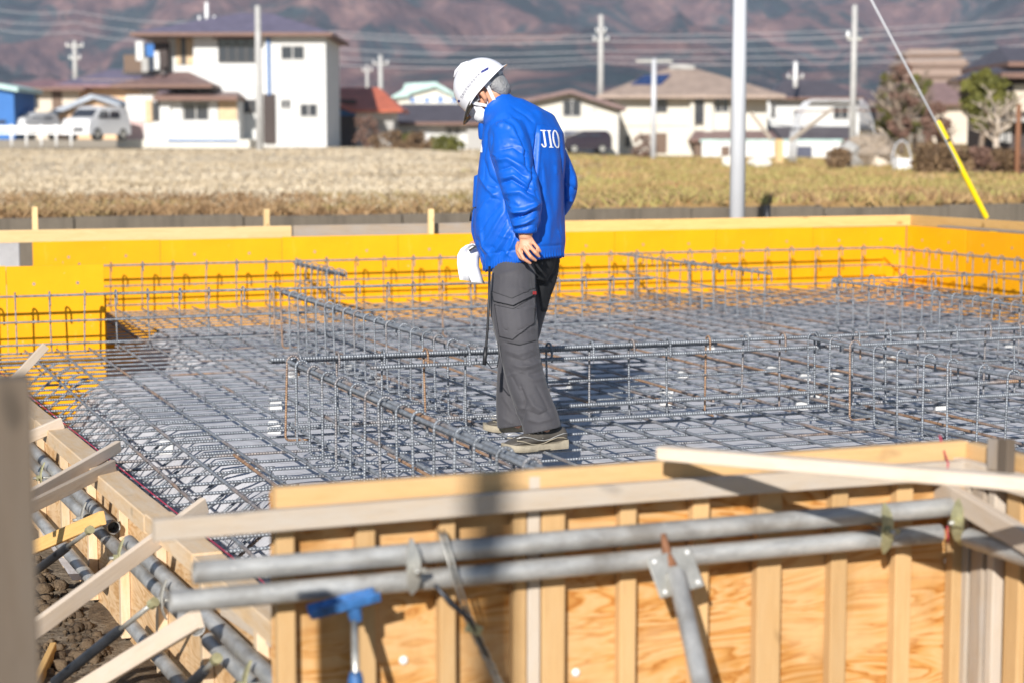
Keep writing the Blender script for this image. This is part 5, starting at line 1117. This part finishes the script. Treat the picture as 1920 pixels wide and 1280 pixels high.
for u,v,r_,lab,mt in ((1600,292,.55,'grey boulder under the plain concrete pole',W_GREY),(1640,290,.62,'largest tan boulder right of the concrete pole',M_STONE),(1575,298,.4,'low boulder left of the concrete pole',M_STONE),(1662,298,.4,'small tan boulder before the bent pipe arch',W_TAN),(1620,272,.45,'pale boulder lying on top of the heap',M_STONE),(1648,268,.38,'grey rock on the heap beside the brown tree',M_STONE),(1420,306,.32,'pale rubble by the foot of the steel pole',W_CREAM),(1370,304,.3,'second pale rubble piece behind the steel pole',W_CREAM)): rock(u,v,62,r_,lab,mt)
m=MB(); p=at(1690,312,60); m.tube([p+RT*x+Vector((0,0,z)) for x,z in ((-.32,-.3),(-.30,.35),(-.18,.72),(0,.85),(.18,.72),(.30,.35),(.32,-.3))],.022,8); tag(m.obj('pipe_arch',M_STEELPOLE,smooth=True),'small bent grey pipe arch standing in the yard','pipe arch')
m=MB(); m.box(-.22,.22,-.2,.2,0,.36); tag(m.obj('white_box',M_WHITE,None,Matrix.Translation(at(1692,320,56))@Matrix.Rotation(-YAW+.2,4,'Z'),bevel=.02),'white crate on the grass before the pipe arch','crate')
# --- trees and shrubs
def leafm(name,c0,c1):
    m=NT(name,.7,0,.3); v=m.coord(); n=m.noise(v,1.6,4,.7); m.col(m.ramp(n,[(.3,c0),(.7,c1)])); return m.m
L_GREEN=leafm('evergreen_leaf',(.06,.066,.014),(.19,.18,.035)); L_OLIVE=leafm('olive_leaf',(.06,.06,.015),(.17,.16,.04)); L_BROWN=leafm('dry_leaf',(.11,.065,.035),(.26,.17,.09)); L_RUSS=leafm('russet_twig',(.13,.07,.05),(.25,.15,.11)); M_BARK=plain('bark',(.20,.15,.11),.9,0,.3,8,.5,30); M_PALEBARK=plain('pale_bark',(.42,.35,.28),.9,0,.2,8,.4,30)
def limbs(m,p,d,L,r_,depth,rr_,spread=.5):
    q=p+d*L; mid=(p+q)/2+Vector((rr_.uniform(-1,1),rr_.uniform(-1,1),rr_.uniform(-.3,.5)))*L*.06
    m.tube([p,mid,q],[r_,r_*.85,r_*.68],6 if depth>1 else 4)
    ends=[q]
    if depth>0:
        for k in range(rr_.choice((2,3,3))):
            nd=(d+Vector((rr_.gauss(0,spread),rr_.gauss(0,spread),rr_.gauss(.12,spread*.5)))).normalized(); ends+=limbs(m,q if k else mid,nd,L*rr_.uniform(.6,.85),r_*.6,depth-1,rr_,spread)
    return ends
def tree(name,label,cat,u,vb,D,wpx,hpx,leaf,n,seed,trunk=.15,size=.11,bark=None,shape=1.0,clear=.25,depth=3):
    p=at(u,vb,D); t=thing(name,label,cat,tuple(p),-YAW); M=world(t); s=D/FPX; Wd=wpx*s/2; Hh=hpx*s; r_=random.Random(seed)
    m=MB(); limbs(m,Vector((0,0,-.2)),Vector((0,0,1)),Hh*.36,trunk,depth,r_,.45)
    for k in range(4): limbs(m,Vector((0,0,Hh*(.2+.1*k))),Vector((r_.uniform(-1,1),r_.uniform(-1,1),.8)).normalized(),Hh*.25,trunk*.5,2,r_,.5)
    link('trunk',m.mesh('trunk',bark or M_BARK,smooth=True),t,M)
    if leaf is None: return t
    m=MB(); cl=[]
    for i in range(34):
        a=r_.uniform(0,6.28); zz=r_.uniform(clear,1.0); rad=Wd*math.sin(math.pi*min(1,max(.05,(zz-clear)/(1-clear)*.85+.12)))**shape; q=r_.uniform(.35,1.0); cl.append((Vector((rad*q*math.cos(a),rad*q*math.sin(a),Hh*zz*.94)),r_.uniform(.16,.30)*Wd+.05))
    for i in range(n):
        c,cr=r_.choice(cl); d=Vector((r_.gauss(0,1),r_.gauss(0,1),r_.gauss(0,.8))).normalized()*cr*(r_.random()**.4); P=c+d
        a1=Vector((r_.uniform(-1,1),r_.uniform(-1,1),r_.uniform(-1,1))).normalized(); b1=a1.cross(Vector((r_.uniform(-1,1),r_.uniform(-1,1),r_.uniform(-1,1)))).normalized(); k=size*r_.uniform(.6,1.3)
        m.add([P-a1*k,P+b1*k*.45,P+a1*k,P-b1*k*.45],[(0,1,2,3)])
    link('crown',m.mesh('crown',leaf),t,M); return t
tree('evergreen_tree','round bright green tree next to the dark house','tree',1842,296,63,100,165,L_GREEN,5200,1,.12,.11,None,.8,.42)
tree('bare_tree','pale leafless pollarded tree before the round green tree','tree',1866,300,58,70,150,None,0,2,.13,.1,M_PALEBARK,1,.3,4)
tree('tall_shrub_tree','tall olive tree with brownish top behind the boulders','tree',1668,282,76,70,150,L_OLIVE,2600,3,.14,.10,M_PALEBARK,.5,.2)
tree('tall_shrub_tree','yellow-green tree touching the stay wire','tree',1716,278,78,70,140,L_GREEN,2600,4,.12,.10,None,.5,.25)
tree('brown_tree','brown twiggy tree beside the concrete pole','tree',1690,280,74,60,165,L_RUSS,1500,5,.12,.09,M_BARK,.5,.15)
tree('russet_shrub','rounded russet shrub between the stay wire and the green tree','shrub',1757,288,70,62,95,L_RUSS,3000,6,.06,.08,M_BARK,.6,.08)
for k,(u,v,w_,h,lab,lf_) in enumerate(((1745,322,80,52,'dry brown brush clump left of the yellow guard tube',L_BROWN),(1795,326,70,48,'dry brush clump crossed by the yellow guard tube',L_BROWN),(1838,330,70,50,'dry brush clump right of the yellow guard tube',L_RUSS),(1880,334,70,52,'dry brush clump at the foot of the rust red post',L_BROWN),(1925,336,70,56,'dry brush clump beyond the rust red post',L_RUSS))): tree('dry_brush',lab,'shrub',u,v,45,w_,h,lf_,2200,20+k,.03,.06,M_BARK,.5,.02)
for k,(u,v,D,w_,h,lab,lf_,n) in enumerate(((684,276,92,60,58,'bare grey bush before the red roofed shed',L_RUSS,700),(735,284,90,70,36,'dark brown hedge clump before the low house',L_BROWN,1800),(785,286,88,60,34,'brown hedge clump next to the green one',L_BROWN,1800),(840,288,86,66,32,'low green bush by the low white house',L_GREEN,2200),(1208,292,96,50,40,'bare peach coloured bush by the lamp pole',L_RUSS,900),(765,280,94,40,30,'dark shrub under the low house wall',L_OLIVE,1200),(1575,312,58,50,30,'dry grass clump by the boulders',L_BROWN,1200))): tree('shrub',lab,'shrub',u,v,D,w_,h,lf_,n,40+k,.03,.08,M_BARK,.5,.02,2)
# --- grass of the field
def strawm(name,stops):
    m=NT(name,.9,0,.15); v=m.coord(); n=m.noise(v,.28,6,.72); m.col(m.ramp(n,stops)); m.b.inputs['Transmission Weight'].default_value=0; return m.m
M_STRAW=strawm('dry_straw',[(.3,(.42,.33,.21)),(.5,(.54,.45,.32)),(.7,(.62,.54,.41))]); M_VERGE=strawm('verge_grass',[(.32,(.26,.13,.055)),(.44,(.40,.27,.13)),(.52,(.30,.27,.09)),(.60,(.38,.23,.11)),(.7,(.50,.41,.26))]); M_EDGE=strawm('brown_weeds',[(.3,(.17,.095,.045)),(.5,(.32,.21,.11)),(.62,(.24,.21,.08)),(.75,(.46,.36,.23))])
def grass(name,label,mat,n,ur,Dr,h,seed,lean=.35,wd=.02):
    r_=random.Random(seed); m=MB(); vs=[];fs=[]
    for i in range(n):
        D=Dr[0]*(Dr[1]/Dr[0])**(r_.random()**(2.2 if name=='edge_weeds' else 1)); u=r_.uniform(*ur)
        if name=='straw_grass' and r_.random()<smooth(820,1180,u): continue
        if name=='verge_grass' and r_.random()>smooth(850,1250,u): continue
        p=CAM+(HFW+RT*((u-960)/FPX))*D; 
        if p.y<WALLY+.15: continue
        z=gheight(p.x,p.y)-.03
        for k in range(3):
            hh_=h*r_.uniform(.5,1.25); a=r_.uniform(0,6.28); w_=wd*r_.uniform(.6,1.4)*(1+D/60); dx,dy=math.cos(a)*w_,math.sin(a)*w_; lx,ly=r_.gauss(0,lean)*hh_,r_.gauss(0,lean)*hh_; x=p.x+r_.uniform(-.15,.15); y=p.y+r_.uniform(-.15,.15)
            b_=len(vs); vs+=[(x-dx,y-dy,z),(x+dx,y+dy,z),(x+lx*.5+dx*.7,y+ly*.5+dy*.7,z+hh_*.6),(x+lx,y+ly,z+hh_)]; fs+=[(b_,b_+1,b_+2),(b_,b_+2,b_+3)]
    m.add(vs,fs); o=m.obj(name,mat); kind(o,'stuff'); tag(o,label,'grass')
grass('straw_grass','pale dry straw covering the open field',M_STRAW,26000,(-120,1180),(24.5,93),.075,5,1.0)
grass('verge_grass','short green and brown grass of the rough plot',M_VERGE,18000,(850,2040),(22.3,105),.14,6,.5,.018)
grass('edge_weeds','brown weeds along the top of the retaining wall',M_EDGE,7000,(-120,2040),(22.0,30),.14,8,.8,.014)
# --- mountain
def noise2(x,y,seed=0):
    v=0;a=1;f=1
    for o in range(6):
        v+=a*(math.sin(x*f*1.3+seed+1.7*o+1.9*math.sin(y*f*.9+o*2.1))*math.cos(y*f*1.1-seed*.7+o+1.6*math.sin(x*f*.8+o))); a*=.52; f*=1.93
    return v
mb=MB(); na,nd=180,70; aa=[R(-44+88*i/(na-1)) for i in range(na)]
for i,a in enumerate(aa):
    u=960+FPX*math.tan(max(-1.2,min(1.2,a)))
    top=.118+.012*math.sin(u*.0021+1)+.008*math.sin(u*.006)
    top*= .52+.48*smooth(-520,420,u)
    for j in range(nd):
        t=j/(nd-1); D=480+t*1500
        e=smooth(0,1,t)**1.0*top*1980 if True else 0
        x=D*math.sin(a+YAW); y=D*math.cos(a+YAW)
        z=11+e*(.25+.75*t)+ (noise2(x*.0042,y*.0042,2.0)*30+ -abs(noise2(x*.009,y*.009,5))*30)*smooth(.02,.35,t)*(1-.75*smooth(.8,1,t))
        mb.v.append((x,y,max(z,4)))
mb.f+=[(i*nd+j,(i+1)*nd+j,(i+1)*nd+j+1,i*nd+j+1) for i in range(na-1) for j in range(nd-1)]
def mountm():
    m=NT('winter_forest',.95,0,.1); v=m.coord('Object',(1,1,1.0)); a=m.noise(v,.011,7,.66,1.2); b=m.noise(v,.03,5,.65); f=m.noise(m.coord('Object',(1,1,.5)),.09,5,.75)
    dec=m.ramp(b,[(.3,(.09,.06,.066)),(.5,(.19,.115,.11)),(.7,(.34,.21,.18))]); con=m.ramp(b,[(.3,(.020,.040,.050)),(.7,(.065,.09,.095))])
    c=m.mix(m.ramp(a,[(.48,0.),(.55,1.)]),dec,con); c=m.mix(m.ramp(f,[(.35,.6),(.6,0.)]),c,(.035,.035,.05)); m.col(c); m.bump(f,1.0,4.0); return m.m
kind(mb.obj('mountain',mountm(),smooth=True),'structure')
# far ridge seen past the mountain's shoulder
mb=MB()
for i in range(60):
    a=R(-50+100*i/59); h=200+40*math.sin(i*.7)+20*math.sin(i*1.9)
    for D,k in ((2900,.0),(3100,.6),(3400,1.0),(3600,.9)): mb.v.append((D*math.sin(a+YAW),D*math.cos(a+YAW),h*k*.62+5))
mb.f+=[(i*4+j,(i+1)*4+j,(i+1)*4+j+1,i*4+j+1) for i in range(59) for j in range(3)]
kind(mb.obj('far_ridge',MATS['winter_forest'],smooth=True),'structure')
# terraced slope on the foothill
b=Bld('terrace','tan terraced slope','',0,0) if False else None
m=MB(); s_=300/FPX; P0=at(1770,190,300)
for k,(u0,u1,v0,v1) in enumerate(((1690,1850,150,190),(1700,1845,128,152),(1712,1842,106,130),(1724,1840,86,108))):
    m.box((u0-1770)*s_,(u1-1770)*s_,k*4.0,22,(190-v1)*s_-2*(k==0)*3,(190-v0)*s_)
o=m.obj('terraced_slope',wallm('terrace_soil',(.30,.215,.165)),None,Matrix.Translation(P0)@Matrix.Rotation(-YAW,4,'Z'),bevel=1.0); kind(o,'structure')
# --- air
m=MB(); m.box(-3300,4300,-900,4400,-3,560); hz=m.mesh('haze')
hm_=bpy.data.materials.new('haze_air'); hm_.use_nodes=True; nt=hm_.node_tree; nt.nodes.remove(nt.nodes['Principled BSDF']); pv=nt.nodes.new('ShaderNodeVolumePrincipled'); pv.inputs['Color'].default_value=(.70,.80,1.0,1); pv.inputs['Density'].default_value=.00018; pv.inputs['Anisotropy'].default_value=.0
nt.links.new(pv.outputs[0],nt.nodes['Material Output'].inputs['Volume']); hz.materials.append(hm_)
kind(link('haze',hz),'stuff')
